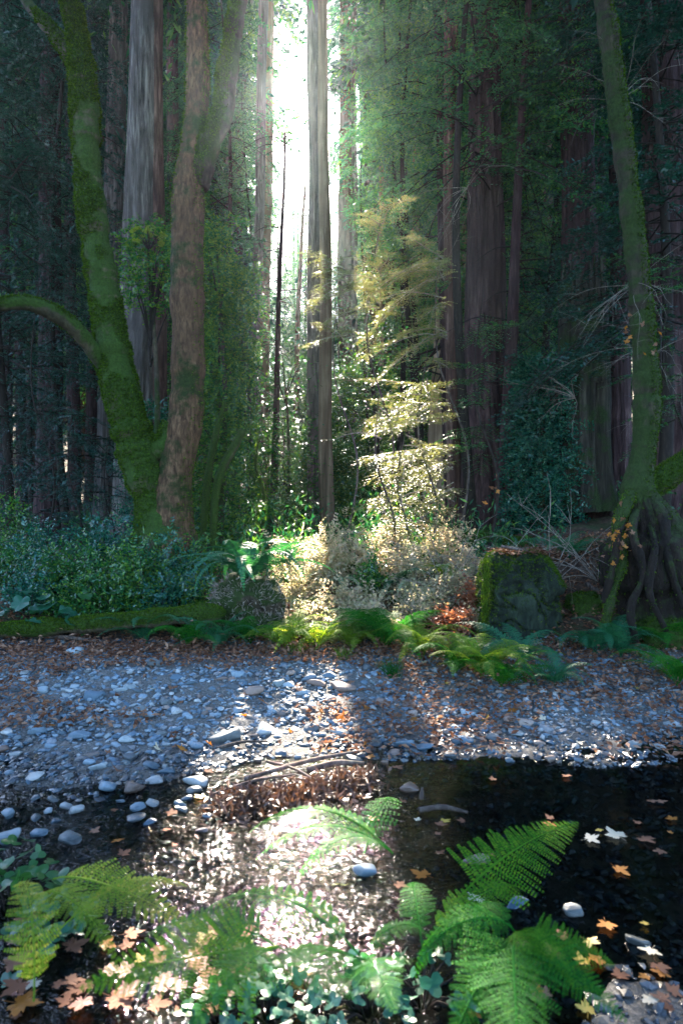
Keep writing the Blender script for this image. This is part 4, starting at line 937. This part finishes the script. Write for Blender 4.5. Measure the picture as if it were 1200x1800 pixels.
for px, py, Yd, nl, R, m, lab in [(110, 1085, 6.75, 22, .42, 'clover', 'broad leaved thimbleberry plant above the left end of the fallen log'), (50, 1085, 6.6, 14, .35, 'clover', 'broad leaved plant at the left edge above the log'), (165, 1090, 6.8, 12, .25, 'oxalis', 'plant with yellowing broad leaves above the fallen log'), (225, 1010, 7.0, 14, .3, 'bay', 'broad leaves standing over the shrubs above the log')]:
    x = (px - 600) / 1200 * Yd; leafy('thimbleberry', (x, Yd, ground(x, Yd)), nl, R, .42, .085, 'broad', m, lab, seed=px)
for i_, (px, py, nl, R, ls, m, lab) in enumerate([(20, 1600, 26, .20, .042, 'oxalis', 'patch of dark green ground leaves at the lower left edge'), (90, 1640, 22, .16, .038, 'clover', 'clover patch beside the pink dry leaves at the lower left'), (55, 1690, 18, .14, .035, 'clover', 'small clover patch above the lower left corner leaves'),
    (470, 1770, 26, .17, .03, 'clover', 'clover patch at the bottom left of centre'), (560, 1785, 26, .17, .03, 'clover', 'clover patch at the bottom centre'), (650, 1770, 26, .18, .032, 'clover', 'clover patch at the bottom right of centre'), (740, 1755, 24, .16, .034, 'clover', 'clover patch beside the big lower right fern'), (390, 1790, 16, .12, .03, 'oxalis', 'leafy patch at the bottom beside the dry leaves'), (10, 1540, 18, .2, .04, 'oxalis', 'leafy sprig at the left edge over the dark water')]):
    leafy('clover_patch', hit(px, py), nl, R, .10, ls, 'clover', m, lab, grp=None, seed=px + 5)
# grass tuft
def grass(px, py, n, L, m, lab):
    q = hit(px, py); rr = np.random.default_rng(px); mb = MB()
    d = rr.normal(0, .45, (n, 3)); d[:, 2] = np.abs(d[:, 2]) * .3 + .8; p = rr.normal(0, .03, (n, 3)) * [1, 1, 0]
    for k in range(n):
        l = L * rr.uniform(.6, 1.1); dd = d[k] / np.linalg.norm(d[k]); tube(mb, [p[k], p[k] + dd * l * .5, p[k] + dd * l * .8 + [dd[0] * l * .3, dd[1] * l * .3, 0]], [.0025, .002, .0004], 6, 3, cap=False)
    tag(link('grass_tuft', mb.mesh('grass_tuft', M[m], False), None, q), lab, 'grass')
grass(690, 1190, 70, .20, 'fern', 'dense grass tuft at the gravel edge under the green fern'); grass(600, 1160, 50, .16, 'fern_lime', 'sunlit grass tuft in the middle of the gravel edge'); grass(520, 1150, 40, .15, 'fern_lime', 'yellow grass tuft left of the middle gravel edge')

# ---- saplings in the sunbeam, sprays coloured paler to carry the sunlight
def bough(mb, wd, o, d, L, n, k, lL, lW, r, droop=.25, bl=.25):
    d = nrm(np.array(d, float)); s = nrm(np.cross(d, [0, 0, 1.])); t = (np.arange(n) + .6) / n
    c = o + d * (L * t)[:, None] - np.array([0, 0, 1.]) * (L * droop * t**2)[:, None] + s * (L * .18 * np.sin(t * 3 + L * 9) * t)[:, None]
    sg = np.where(np.arange(n) % 2, 1, -1)[:, None]; dd = d * .7 + s * sg * .75 + [0, 0, -.12] + r.normal(0, .12, (n, 3))
    leaflets(mb, c, dd, np.array([0, 0, 1.]) + r.normal(0, .2, (n, 3)), bl * (1.15 - .7 * t) * r.uniform(.7, 1.2, n), k, lL, lW, r, 1.0)
    tube(wd, np.vstack([o, c]), np.linspace(.009, .002, n + 1), 8, 4, cap=False)
def sapling(px, Yd, top, lab, m, boughs, seed, lean=0):
    r = np.random.default_rng(seed); x = (px - 600) / 1200 * Yd; gz = ground(x, Yd); root = empty('sapling', (x, Yd, gz), lab, 'tree')
    mb = MB(); wob = .05 * top; tube(mb, [(0, 0, -.1), (lean * .3 + wob, 0, top * .3), (lean * .5 - wob * .6, .05, top * .6), (lean, 0, top)], [.022, .017, .011, .003], 24, 7, lumpy(.1, 4, 1)); mb.build('trunk', M['stick' if m == 'conifer_sunlit' else 'dark_twig'], root)
    lf, wd = MB(), MB()
    for (z, az, L) in boughs:
        a = math.radians(az); bough(lf, wd, np.array([lean * (z / top)**1.3, 0, z]), (math.cos(a), math.sin(a), r.uniform(-.5, .7)), L * r.uniform(.5, 1.15), int(L * 28), 8, .042, .015, r, r.uniform(.1, .6), .34)
    lf.build('foliage', M[m], root, False); o = wd.build('boughs', M['twig' if m == 'conifer_sunlit' else 'dark_twig'], root); o['kind'] = 'stuff'
    return root
R_ = np.random.default_rng(12)
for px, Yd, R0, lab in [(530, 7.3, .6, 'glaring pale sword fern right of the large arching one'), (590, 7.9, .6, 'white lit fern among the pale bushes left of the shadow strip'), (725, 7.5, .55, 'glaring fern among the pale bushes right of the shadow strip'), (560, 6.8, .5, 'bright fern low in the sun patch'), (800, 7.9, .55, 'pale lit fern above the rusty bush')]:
    q = P(px, 900, Yd); fern(0, 0, R0, 11, 'sword', 'fern_sunlit', lab, loc=(q[0], Yd, ground(q[0], Yd) + .05))
sapling(800, 9.3, 4.6, 'sapling with sun-paled sprays hanging leftwards in the sunbeam beside the red brown redwood', 'conifer_sunlit',
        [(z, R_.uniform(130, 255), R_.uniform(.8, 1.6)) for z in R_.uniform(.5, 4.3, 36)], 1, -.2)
sapling(745, 8.9, 3.0, 'bushy sapling with sunlit white gold sprays below the tan redwood', 'conifer_sunlit', [(z, R_.uniform(90, 270), R_.uniform(.5, .95)) for z in R_.uniform(.5, 2.7, 26)], 11, .05)
sapling(680, 8.4, 2.3, 'low bright sapling rising from the pale bushes in the sun patch', 'conifer_sunlit', [(z, R_.uniform(0, 360), R_.uniform(.35, .7)) for z in R_.uniform(.4, 2.1, 20)], 14, -.1)
sapling(600, 9.9, 4.4, 'slim sapling with glowing sprays in front of the central redwood', 'conifer_sunlit', [(z, R_.uniform(100, 280), R_.uniform(.4, .9)) for z in R_.uniform(3.0, 4.3, 9)], 12, .05)
sapling(700, 8.6, 1.9, 'low spreading sapling with layered bright sprays above the dry bushes', 'conifer_sunlit', [(z, R_.uniform(0, 360), R_.uniform(.4, .75)) for z in R_.uniform(.5, 1.8, 16)], 2, .1)
sapling(655, 9.6, 5.0, 'thin sapling with glowing sprays in front of the reddish brown redwood', 'conifer_sunlit', [(z, R_.uniform(100, 300), R_.uniform(.4, 1.1)) for z in R_.uniform(2.9, 4.9, 15)], 3, .15)
sapling(850, 8.8, 3.6, 'sapling with grey green sprays in front of the massive dark redwood', 'conifer', [(z, R_.uniform(60, 300), R_.uniform(.4, .9)) for z in R_.uniform(1.2, 3.4, 14)], 4, 0)
sapling(128, 8.9, 2.3, 'small bluish sapling in the shade left of the forked maple', 'conifer_dark', [(z, R_.uniform(0, 360), R_.uniform(.4, .9)) for z in R_.uniform(.3, 2.2, 20)], 5, 0)
sapling(190, 9.2, 2.0, 'small bluish sapling close behind the mossy maple stem', 'conifer_dark', [(z, R_.uniform(0, 360), R_.uniform(.4, .8)) for z in R_.uniform(.3, 2.0, 18)], 6, 0)
sapling(70, 9.6, 4.2, 'dark sapling under the curved mossy branch at the left', 'conifer_dark', [(z, R_.uniform(0, 360), R_.uniform(.5, 1.1)) for z in R_.uniform(.5, 4.0, 26)], 7, 0)
sapling(1185, 7.6, 3.2, 'sapling with dark green sprays at the right edge', 'conifer', [(z, R_.uniform(100, 260), R_.uniform(.4, .9)) for z in R_.uniform(1.3, 3.1, 14)], 8, 0)
# broadleaf trees behind
def broad(px, Yd, ztop, zbot, rx, m, lab, ntw, lL, seed, name='laurel_tree'):
    x = (px - 600) / 1200 * Yd; gz = ground(x, Yd); root = empty(name, (x, Yd, gz), lab, 'tree'); r = np.random.default_rng(seed)
    H = ztop - gz; mb = MB(); tube(mb, [(0, 0, -.1), (.1, 0, H * .5), (-.05, 0, H * .95)], [.06, .04, .01], 20, 8, lumpy(.1, 3, seed)); mb.build('trunk', M['mossy_half'], root)
    z = r.uniform(zbot - gz, H, ntw); a = r.uniform(0, 6.283, ntw); u = r.random(ntw)**.6; prof = rx * (1 - .5 * ((z - (zbot - gz)) / (ztop - zbot))**2)
    cl = .75 + .5 * (vnoise(a * 1.5, z * 1.6 + seed) + .3); p = np.stack([np.cos(a) * u * prof * cl, np.sin(a) * u * prof * cl, z], 1)
    d = np.stack([np.cos(a), np.sin(a), r.normal(0, .3, ntw)], 1) + r.normal(0, .4, (ntw, 3)); lf = MB()
    leaflets(lf, p, d, np.array([0, 0, 1.]) + r.normal(0, .5, (ntw, 3)), .25 * r.uniform(.6, 1.3, ntw), 5, lL, lL * .36, r)
    put_crown('crown', None, lf, M[m], root, (x, Yd, gz), 0, extra=clear_view)
    for k in range(14):
        q = p[r.integers(0, ntw)]; t = MB(); tube(t, [(0, 0, q[2] * .75), q * [.5, .5, .9], q], [.018, .011, .003], 8, 5, cap=False); t.build('branch', M['dark_twig'], root)
broad(385, 11.5, 6.4, 1.0, .75, 'bay', 'glossy laurel tree just right of the brown maple stem', 2600, .085, 1)
broad(430, 14, 6.6, 1.2, 1.0, 'bay', 'leafy laurel behind the slender sunlit grey redwood', 2400, .09, 2)
broad(265, 10.4, 5.9, 4.6, .55, 'bay', 'laurel sprig in front of the broad pale grey redwood', 500, .085, 3)
broad(500, 16, 5.4, 1.4, 1.5, 'bay', 'hazy leafy tree low behind the dark thin conifer', 2400, .10, 4)
broad(945, 10.2, 3.75, .9, .55, 'glossy', 'rounded blue green glossy leaved shrub in front of the distant trunk', 3000, .075, 5, 'glossy_tree')
broad(270, 10.8, 3.2, 1.2, .5, 'glossy', 'glossy leaved sprig between the two maple stems low down', 700, .08, 6)
broad(640, 20, 6.5, 1.5, 1.8, 'bay', 'broad hazy understory tree right of the central redwood', 2600, .12, 7)
broad(760, 22, 9, 2, 2.2, 'bay', 'large leafy understory tree behind the tan redwood', 3600, .13, 8)
broad(580, 18, 3.4, 1, 1.6, 'bay', 'low hazy thicket behind the central redwood', 2000, .11, 9)
broad(960, 17, 8, 2, 1.8, 'glossy', 'teal leafy tree behind the slim leaning tree', 3600, .12, 10)
broad(330, 18, 10, 3, 1.6, 'bay', 'tall leafy tree behind the brown maple stem', 3000, .12, 11)
# yellow green sprig
leafy('yellow_sprig', P(262, 420, 9.6) - [0, 0, .1], 34, .24, .30, .04, 'broad', 'bright', 'yellow green sprig catching light in front of the broad pale grey redwood', 'branch', seed=3)

# ---- bare twiggy shrubs
def bare(px, py, Yd, nb, L, az, lab, m='twig', seed=0, el=(20, 75), rr=.005):
    r = random.Random(seed); q = P(px, py, Yd); q[2] = min(q[2], ground(q[0], Yd) + .0) if py > 820 else q[2]; root = empty('bare_shrub', q, lab, 'bare shrub')
    for k in range(nb):
        a = math.radians(r.uniform(*az)); e = math.radians(r.uniform(*el)); l = L * r.uniform(.5, 1.15); d = np.array([math.cos(a) * math.cos(e), math.sin(a) * math.cos(e), math.sin(e)])
        pts = [np.zeros(3)]; 
        for j in range(1, 7): d = nrm(d + np.array([r.gauss(0, .16), r.gauss(0, .16), -.16 + r.gauss(0, .1)])); pts.append(pts[-1] + d * l / 6)
        mb = MB(); tube(mb, pts, np.linspace(rr, rr * .25, 7), 20, 5, cap=False)
        for j in range(r.randint(2, 5)):
            i = r.randint(2, 5); dd = nrm(d + np.array([r.gauss(0, .8), r.gauss(0, .8), r.gauss(.1, .6)])); l2 = l * r.uniform(.1, .3)
            tube(mb, [pts[i], pts[i] + dd * l2 * .5, pts[i] + dd * l2 + [0, 0, -.1 * l2]], [rr * .5, rr * .35, rr * .15], 6, 4, cap=False)
        mb.build('branch', M[m], root)
bare(790, 900, 7.6, 16, 1.4, (-20, 200), 'bare arching twigs left of the stump crossing the massive dark redwood', seed=1)
bare(850, 930, 7.3, 14, 1.3, (-40, 220), 'tangle of bare pale twigs above the big stump', seed=2)
bare(960, 930, 7.2, 16, 1.5, (-30, 210), 'tangle of bare twigs between stump and root mass', seed=3)
bare(1050, 980, 7.0, 12, 1.2, (40, 240), 'thin bare twigs beside the dark root mass', seed=4)
bare(610, 925, 8.2, 16, .8, (60, 220), 'sunlit arching dry stems in the middle of the bush', seed=5)
bare(690, 870, 8.8, 14, 1.1, (-60, 200), 'sunlit bare twigs under the hanging sprays', seed=6)
bare(1120, 500, 6.7, 12, 1.0, (100, 400), 'pale fine twigs growing from the leaning mossy tree', seed=7, el=(-30, 50), rr=.003)
bare(1085, 180, 6.8, 10, .9, (80, 400), 'pale curling twigs high on the leaning mossy tree', seed=8, el=(-30, 60), rr=.003)
bare(1010, 700, 9.6, 12, 1.1, (90, 300), 'curling twigs in front of the broken snag', seed=9, el=(-20, 60), rr=.004)
bare(500, 1000, 6.9, 12, .7, (-60, 160), 'bare brown stems beside the sword fern', 'dark_twig', seed=10)
bare(170, 1080, 6.5, 8, .9, (30, 150), 'thin dark stems rising behind the fallen log', 'dark_twig', seed=11)
bare(1150, 620, 7.2, 12, 1.2, (40, 330), 'dim twigs right of the leaning mossy tree', seed=12, el=(-30, 60), rr=.003)
bare(820, 330, 9.9, 10, 1.3, (60, 300), 'thin pale twigs across the upper part of the massive dark redwood', seed=13, el=(-40, 40), rr=.003)
for k, (px, py, n) in enumerate([(1095, 925, 16), (1085, 960, 14), (1100, 580, 6), (1150, 600, 5), (870, 850, 5)]):
    q = P(px, py, 6.15 if py > 700 else 6.4); rs = random.Random(k)
    root = empty('dead_leaf_cluster', q, ['dead orange leaves hanging on the upper roots of the leaning tree', 'dead orange leaves hanging lower on the roots of the leaning tree', 'dry leaf tuft on the left side of the leaning tree', 'dry leaf tuft right of the leaning tree', 'dry leaves caught in the bare twigs above the stump'][k], 'leaves')
    for j in range(n):
        o = link('leaf', leafmesh('maple', j % 4, 'orange_leaf' if j % 2 else 'dry_leaf'), root); o.location = (rs.gauss(0, .06), rs.gauss(0, .04), rs.gauss(0, .09)); s_ = rs.uniform(.025, .042); o.scale = (s_,) * 3; o.rotation_euler = [rs.uniform(0, 6.28) for _ in range(3)]

# ---- forest floor cover between the trunks
r = np.random.default_rng(21); n = 60000
x = r.uniform(-1, 1, n); yy = 8.2 + 20 * r.random(n)**1.3; x = x * (yy * .62); k = fbm(x * .7, yy * .5, o=3) > -.25; x, yy = x[k], yy[k]
z = hgt(x, yy); mb = MB(); d = unit(len(x), r); d[:, 2] = np.abs(d[:, 2]) + .2
hh = np.clip(r.exponential(.16, len(x)), 0, .6) * (1 + .8 * fbm(x * .9 + 5, yy * .9, o=2)).clip(.2, 2)
p = np.stack([x, yy, z + hh], 1); blades(mb, p, d, np.array([0, 0, 1.]) + r.normal(0, .6, (len(x), 3)), .09 * r.uniform(.5, 1.4, len(x)) * (1 + .06 * (yy - 8)), .032)
tag(mb.build('undergrowth', M['conifer'], None, False), 'low dark green undergrowth covering the forest floor', 'undergrowth', kind='stuff')
r = np.random.default_rng(22); n = 26000
x = r.uniform(-4.5, 4.5, n); yy = 6.0 + 3.2 * r.random(n); z = hgt(x, yy); mb = MB(); p = np.stack([x, yy, z + .012 + r.exponential(.03, n)], 1)
blades(mb, p, unit(n, r) * [1, 1, .35], np.array([0, 0, 1.]) + r.normal(0, .5, (n, 3)), .055 * r.uniform(.4, 1.5, n), .026)
tag(mb.build('leaf_litter', M['dry_leaf'], None, False), 'brown leaf litter on the bank', 'leaf litter', kind='stuff')

r = np.random.default_rng(23); n = 13000
x = r.uniform(-3.4, 3.6, n); yy = 4.1 + 2.2 * r.random(n)**.7; k = (fbm(x * 1.2 + 3, yy * 1.5, o=2) + .22 * x + .5 * (yy - 5.6)) > -.45; x, yy = x[k], yy[k]; n = len(x); z = np.maximum(hgt(x, yy), 0); mb = MB(); p = np.stack([x, yy, z + .03 + r.exponential(.012, n)], 1)
blades(mb, p, unit(n, r) * [1, 1, .3], np.array([0, 0, 1.]) + r.normal(0, .4, (n, 3)), .05 * r.uniform(.4, 1.4, n), .028)
tag(mb.build('leaf_scraps', M['dry_leaf'], None, False), 'brown leaf scraps scattered over the gravel bar', 'leaf litter', kind='stuff')
#MARK_STONES
# ------------------------------------------------------------------ stones of the gravel bar
def ico(sub):
    import bmesh
    b = bmesh.new(); bmesh.ops.create_icosphere(b, subdivisions=sub, radius=1); b.verts.ensure_lookup_table()
    V = np.array([v.co[:] for v in b.verts]); F = np.array([[v.index for v in f.verts] for f in b.faces]); b.free(); return V, F
IV, IF = ico(1); JV, JF = ico(3)
r = np.random.default_rng(31)
def gravel(name, n, area, s0, s1, label, m):
    x = r.uniform(area[0], area[1], n); yy = r.uniform(area[2], area[3], n); z = hgt(x, yy)
    s = s0 * (s1 / s0)**(r.random(n)**1.9)
    keep = (z > area[4]) & (z < area[5]); x, yy, z, s = x[keep], yy[keep], z[keep], s[keep]; n = len(x)
    V = IV[None] * r.uniform(.62, 1.2, (n, len(IV), 1)) * (s[:, None] * np.stack([r.uniform(.8, 1.3, n), r.uniform(.7, 1.1, n), r.uniform(.35, .65, n)], 1))[:, None, :]
    a = r.uniform(0, 6.283, n); c, q = np.cos(a)[:, None], np.sin(a)[:, None]; tl = r.normal(0, .25, n)[:, None]
    X2 = V[..., 0] * c - V[..., 1] * q; Y2 = V[..., 0] * q + V[..., 1] * c; Z2 = V[..., 2] + X2 * tl
    V = np.stack([X2 + x[:, None], Y2 + yy[:, None], Z2 + (z + s * .22)[:, None]], -1).reshape(-1, 3)
    F = (IF[None] + (np.arange(n) * len(IV))[:, None, None]).reshape(-1, 3)
    mb = MB(); mb.add(V, F); tag(mb.build(name, M[m], None, False), label, name.replace('_', ' '), kind='stuff')
gravel('gravel', 17000, (-3.6, 3.6, 3.6, 6.6, -.06, .34), .010, .034, 'small grey and blue gravel between the larger stones of the bar', 'stone')
gravel('creek_pebbles', 13000, (-2.4, 2.4, 1.3, 4.2, -.4, .12), .010, .036, 'wet pebbles on the creek bed and near bank', 'stone_wet')

SM = {}
def stone_mesh(i, m):
    if (i, m) not in SM:
        q = np.random.default_rng(i); V = JV.copy(); pw = q.uniform(2.2, 3.6)
        V = V / (np.abs(V)**pw).sum(1, keepdims=True)**(1 / pw)
        for _ in range(8):                     # knocked-off facets
            nn = nrm(q.normal(size=3)); dd = q.uniform(.45, .85); h = V @ nn - dd; V = V - np.clip(h, 0, None)[:, None] * nn * .85
        V *= (1 + .10 * fbm(V[:, 0] * 1.5 + i, V[:, 1] * 1.5, V[:, 2] * 1.5, 3))[:, None]
        V *= [q.uniform(.9, 1.3), q.uniform(.7, 1), q.uniform(.4, .65)]
        mb = MB(); mb.add(V, JF); SM[i, m] = mb.mesh('stone', M[m], True)
    return SM[i, m]
placed = []
def stone(px, py, wpx, m, lab, i=None, grp=None, cat='stone', zo=.0, loc=None):
    q = hit(px, py) if loc is None else loc; s_ = wpx / 2400 * q[1]
    i = len(placed) % 10 if i is None else i; o = link('stone', stone_mesh(i, m), None, q + [0, 0, s_ * .26 + zo]); o.scale = (s_ * .95,) * 3; o.rotation_euler = (random.gauss(0, .12), random.gauss(0, .12), random.uniform(-.6, .6))
    placed.append((q[0], q[1], s_)); return tag(o, lab, cat, grp)
HERO = [(396, 1302, 56, 'stone_dark', 'largest flat grey stone of the gravel bar, near the waterline left of centre'), (600, 1212, 44, 'stone_brown', 'rounded reddish brown stone in the middle of the gravel bar'),
 (274, 1170, 34, 'stone_dark', 'dark squarish stone under the ferns at the left'), (134, 1152, 40, 'stone_pale', 'pale blue white stone at the foot of the left bank'), (165, 1228, 36, 'stone', 'blue grey stone on the left part of the gravel bar'),
 (445, 1222, 40, 'stone_brown', 'flat dark brown stone left of the rounded brown one'), (466, 1288, 42, 'stone', 'grey stone beside the largest flat stone'), (555, 1205, 30, 'stone_brown', 'brown stone just left of the rounded brown one'),
 (550, 1285, 34, 'stone_dark', 'dark blue stone at the waterline below the leaves'), (580, 1304, 36, 'stone', 'grey blue stone at the waterline in the middle'), (708, 1312, 36, 'stone', 'rounded blue stone at the waterline right of centre'), (742, 1318, 34, 'stone', 'pale rounded stone at the waterline next to the blue one'),
 (812, 1305, 36, 'stone', 'pale grey stone near the pool edge'), (865, 1303, 34, 'stone_dark', 'dark stone at the pool edge below the stump'), (820, 1258, 28, 'stone_pale', 'pale stone on the gravel in front of the stump'), (186, 1390, 36, 'stone', 'greenish grey stone standing in the shallow water at the left'),
 (234, 1388, 44, 'stone', 'broad greenish stone in the shallow water at the left'), (342, 1380, 44, 'stone_pale', 'pale wet stone in the dark water left of the debris'), (246, 1424, 34, 'stone', 'blue stone lying lowest in the left shallows'), (272, 1376, 36, 'stone', 'blue flat stone between the shallows and the gravel'),
 (173, 1352, 32, 'stone_pale', 'cream stone at the edge of the left shallows'), (60, 1370, 36, 'stone_pale', 'long pale stone at the left edge of the shallows'), (142, 1296, 34, 'stone', 'pointed blue grey stone at the left waterline'), (75, 1218, 30, 'stone_pale', 'light stone in the upper left of the bar'),
 (15, 1476, 40, 'stone_pale', 'pale stone in the dark water at the left edge'), (640, 1540, 44, 'stone', 'wet stone in the glittering riffle'), (720, 1388, 36, 'stone_brown', 'brown stone in the shallow pool right of the debris'), (835, 1520, 44, 'stone_brown', 'tan stone behind the bracken frond'),
 (1010, 1610, 44, 'stone_dark', 'round blue grey stone at the lower right shore'), (905, 1590, 40, 'stone', 'grey pebble under the bracken frond'), (1120, 1660, 40, 'stone', 'blue stone at the lower right shore'), (655, 1310, 30, 'stone_dark', 'small dark stone in front of the riffle glare')]
for h_ in HERO: stone(*h_[:4], h_[4])
rs = random.Random(8); tries = 0; nb = 0
zones = [('on the left part of the gravel bar', 0, 360), ('in the middle of the gravel bar', 360, 700), ('on the right part of the gravel bar', 700, 1200)]
while nb < 262 and tries < 9000:
    tries += 1; px = rs.uniform(-10, 1210); py = rs.uniform(1160, 1345) if rs.random() < .72 else rs.uniform(1330, 1480)
    if py > 1345 and px > 380: continue
    if px > 900 and rs.random() < .5: continue
    q = hit(px, py); w_ = rs.choice([14, 16, 18, 20, 22, 26, 30]) * (.8 + .3 * (py - 1160) / 200); s_ = w_ / 2400 * q[1]
    if any((q[0] - a)**2 + (q[1] - b)**2 < (.85 * (s_ + c))**2 for a, b, c in placed): continue
    m = rs.choices(['stone', 'stone_pale', 'stone_brown', 'stone_dark'], [6, 2, 2 if 400 < px < 1000 else .5, 1.5])[0]
    zn = next(z_ for z_, a, b in zones if a <= max(0, min(px, 1199)) < b)
    if py > 1345: zn = 'in the left shallows'
    nm = {'stone': 'grey', 'stone_pale': 'pale', 'stone_brown': 'brown', 'stone_dark': 'dark'}[m]
    lb = f'{nm} river stone lying {zn}'
    stone(px, py, w_, m, lb, rs.randrange(10), f'{nm} stones {zn}', loc=q); nb += 1

# ------------------------------------------------------------------ fallen leaves
def leaf_at(px, py, s, m, lab, grp=None, loc=None, i=None, zo=.012, tilt=.35):
    q = hit(px, py) if loc is None else loc; o = link('fallen_leaf', leafmesh('maple', random.randrange(6) if i is None else i, m), None, q + [0, 0, zo]); s_ = s / 2400 * q[1] * .85; tilt = .07 if q[2] <= .001 else tilt; zo = .006 if q[2] <= .001 else zo
    o.scale = (s_, s_, s_ * (.4 if tilt < .1 else 1)); o.rotation_euler = (random.gauss(0, tilt), random.gauss(0, tilt), random.uniform(0, 6.28)); return tag(o, lab, 'leaf', grp)
for a in [(280, 1322, 40, 'pale_leaf', 'pale maple leaf at the left waterline'), (322, 1322, 40, 'orange_leaf', 'orange maple leaf next to the pale one at the left waterline'), (1142, 1762, 70, 'pale_leaf', 'bright cream maple leaf in the lower right corner'),
          (125, 1670, 80, 'dry_leaf', 'pinkish dry leaf at the lower left beside the clover'), (30, 1700, 100, 'dry_leaf', 'large pink dry leaf at the lower left edge'), (35, 1770, 110, 'orange_leaf', 'large orange red leaf in the lower left corner'), (150, 1740, 60, 'dry_leaf', 'curled dry leaf in the bottom left litter'),
          (370, 1785, 80, 'dry_leaf', 'pinkish brown leaf at the bottom edge'), (270, 1775, 70, 'dry_leaf', 'dry leaf at the bottom left of centre'), (520, 1720, 70, 'orange_leaf', 'upright amber leaf in the bottom centre clover'), (420, 1672, 50, 'orange_leaf', 'reddish leaf caught in the left fern'),
          (745, 1545, 60, 'orange_leaf', 'orange leaf under the bracken frond'), (700, 1560, 44, 'dry_leaf', 'pale leaf in the riffle beside the orange one'), (840, 1585, 60, 'pale_leaf', 'pale leaf below the bracken frond'), (1035, 1480, 50, 'pale_leaf', 'pale leaf at the left of the floating leaf group'), (1085, 1475, 70, 'pale_leaf', 'large pale leaf in the floating leaf group'),
          (1130, 1480, 60, 'dry_leaf', 'brown leaf at the right of the floating leaf group'), (1160, 1500, 36, 'dry_leaf', 'small leaf at the right end of the floating leaf group'), (1085, 1532, 50, 'orange_leaf', 'yellow brown leaf floating below the leaf group'), (1035, 1660, 50, 'yellow_leaf', 'yellow leaf curled on the lower right shore'),
          (830, 1790, 50, 'orange_leaf', 'red leaf at the bottom under the big right fern'), (1135, 1630, 30, 'yellow_leaf', 'long yellow leaf on the lower right pebbles'), (600, 1270, 44, 'orange_leaf', 'orange leaf in the middle of the gravel bar'), (850, 1265, 40, 'dry_leaf', 'pale leaf on the gravel in front of the stump'), (895, 1285, 44, 'dry_leaf', 'tan leaf near the pool edge on the right')]:
    leaf_at(*a)
rl = random.Random(77)
for k in range(26):
    px = rl.uniform(-10, 430); py = rl.uniform(1700, 1795) if px > 130 else rl.uniform(1640, 1795); m = rl.choice(['dry_leaf', 'dry_leaf', 'orange_leaf', 'pink_leaf'])
    leaf_at(px, py, rl.uniform(50, 95), m, 'dry leaf in the heap of leaves in the lower left corner', 'leaves heaped in the lower left corner', zo=rl.uniform(.02, .06))
rs = random.Random(18)
for k in range(230):
    u = rs.random()
    if u < .62: px, py, z_, s_ = rs.gauss(720, 260), rs.uniform(1165, 1340), 'on the gravel bar', rs.uniform(18, 34)
    elif u < .8: px, py, z_, s_ = rs.uniform(150, 1200), rs.uniform(1345, 1520), 'on the shallow creek', rs.uniform(20, 40)
    else: px, py, z_, s_ = rs.choice([rs.uniform(0, 450), rs.uniform(850, 1200)]), rs.uniform(1620, 1800), 'on the near bank', rs.uniform(30, 70)
    m = rs.choices(['dry_leaf', 'orange_leaf', 'yellow_leaf', 'pale_leaf'], [7, 1.6, .5, 1])[0]
    if not (0 < px < 1200): px = rs.uniform(400, 1150)
    nm = {'dry_leaf': 'brown', 'orange_leaf': 'orange', 'yellow_leaf': 'yellow', 'pale_leaf': 'pale'}[m]
    leaf_at(px, py, s_, m, f'{nm} dry maple leaf lying {z_}', f'{nm} maple leaves {z_}')
# leaf and twig jam in the creek
r = np.random.default_rng(41); n = 4200; u = r.random(n); cx_ = -.62 + .78 * u; cy_ = 3.45 + .35 * u + r.normal(0, .10, n); x = cx_ + r.normal(0, .05, n)
hh = .055 * np.exp(-((cy_ - 3.45 - .35 * u) / .12)**2) * (.6 + .5 * np.sin(u * 9)); mb = MB(); p = np.stack([x, cy_, .004 + hh * r.random(n)**.5], 1)
blades(mb, p, unit(n, r) * [1, 1, .6], np.array([0, 0, 1.]) + r.normal(0, .8, (n, 3)), .05 * r.uniform(.3, 1.4, n), .016)
tag(mb.build('leaf_jam', M['jam_leaf'], None, False), 'soggy brown leaf jam lodged in the creek', 'leaf litter', kind='stuff')
for k, (a, b, w_, lab) in enumerate([((430, 1375), (660, 1325), 9, 'long grey stick across the leaf jam in the creek'), ((540, 1360), (640, 1350), 12, 'thick short stick at the right end of the leaf jam'), ((370, 1405), (520, 1370), 6, 'thin stick in the left of the leaf jam'), ((470, 1345), (560, 1385), 5, 'thin crossed twig in the leaf jam'),
    ((735, 1432), (822, 1440), 11, 'curved grey driftwood lying behind the bracken frond'), ((740, 1412), (742, 1436), 8, 'short upright snag of the grey driftwood'), ((0, 1120), (200, 1135), 9, 'dark stick under the fallen log at the left'), ((380, 1322), (470, 1312), 6, 'stick at the waterline left of centre'), ((1030, 1030), (1085, 1075), 8, 'dark stick leaning on the slope right of the stump'), ((880, 1010), (960, 930), 5, 'pale stick leaning over the stump top')]):
    A = hit(*a); B = hit(*b); A = A + [0, 0, .02]; B = B + [0, 0, .03 + (.05 if 'upright' in lab else 0)]; mid = (A + B) / 2 + [0, .02, .012]
    if 'upright' in lab: B = A + [.005, 0, .06]; mid = (A + B) / 2
    if 'leaning over' in lab: A = P(880, 960, 6.6); B = P(985, 1005, 6.5); mid = (A + B) / 2 + [0, 0, .06]
    mb = MB(); tube(mb, [A, mid, B], [w_ / 2400 * A[1], w_ / 2400 * A[1] * .9, w_ / 2400 * A[1] * .5], 24, 8, lumpy(.15, 18, k)); tag(mb.build('stick', M['stick']), lab, 'stick')
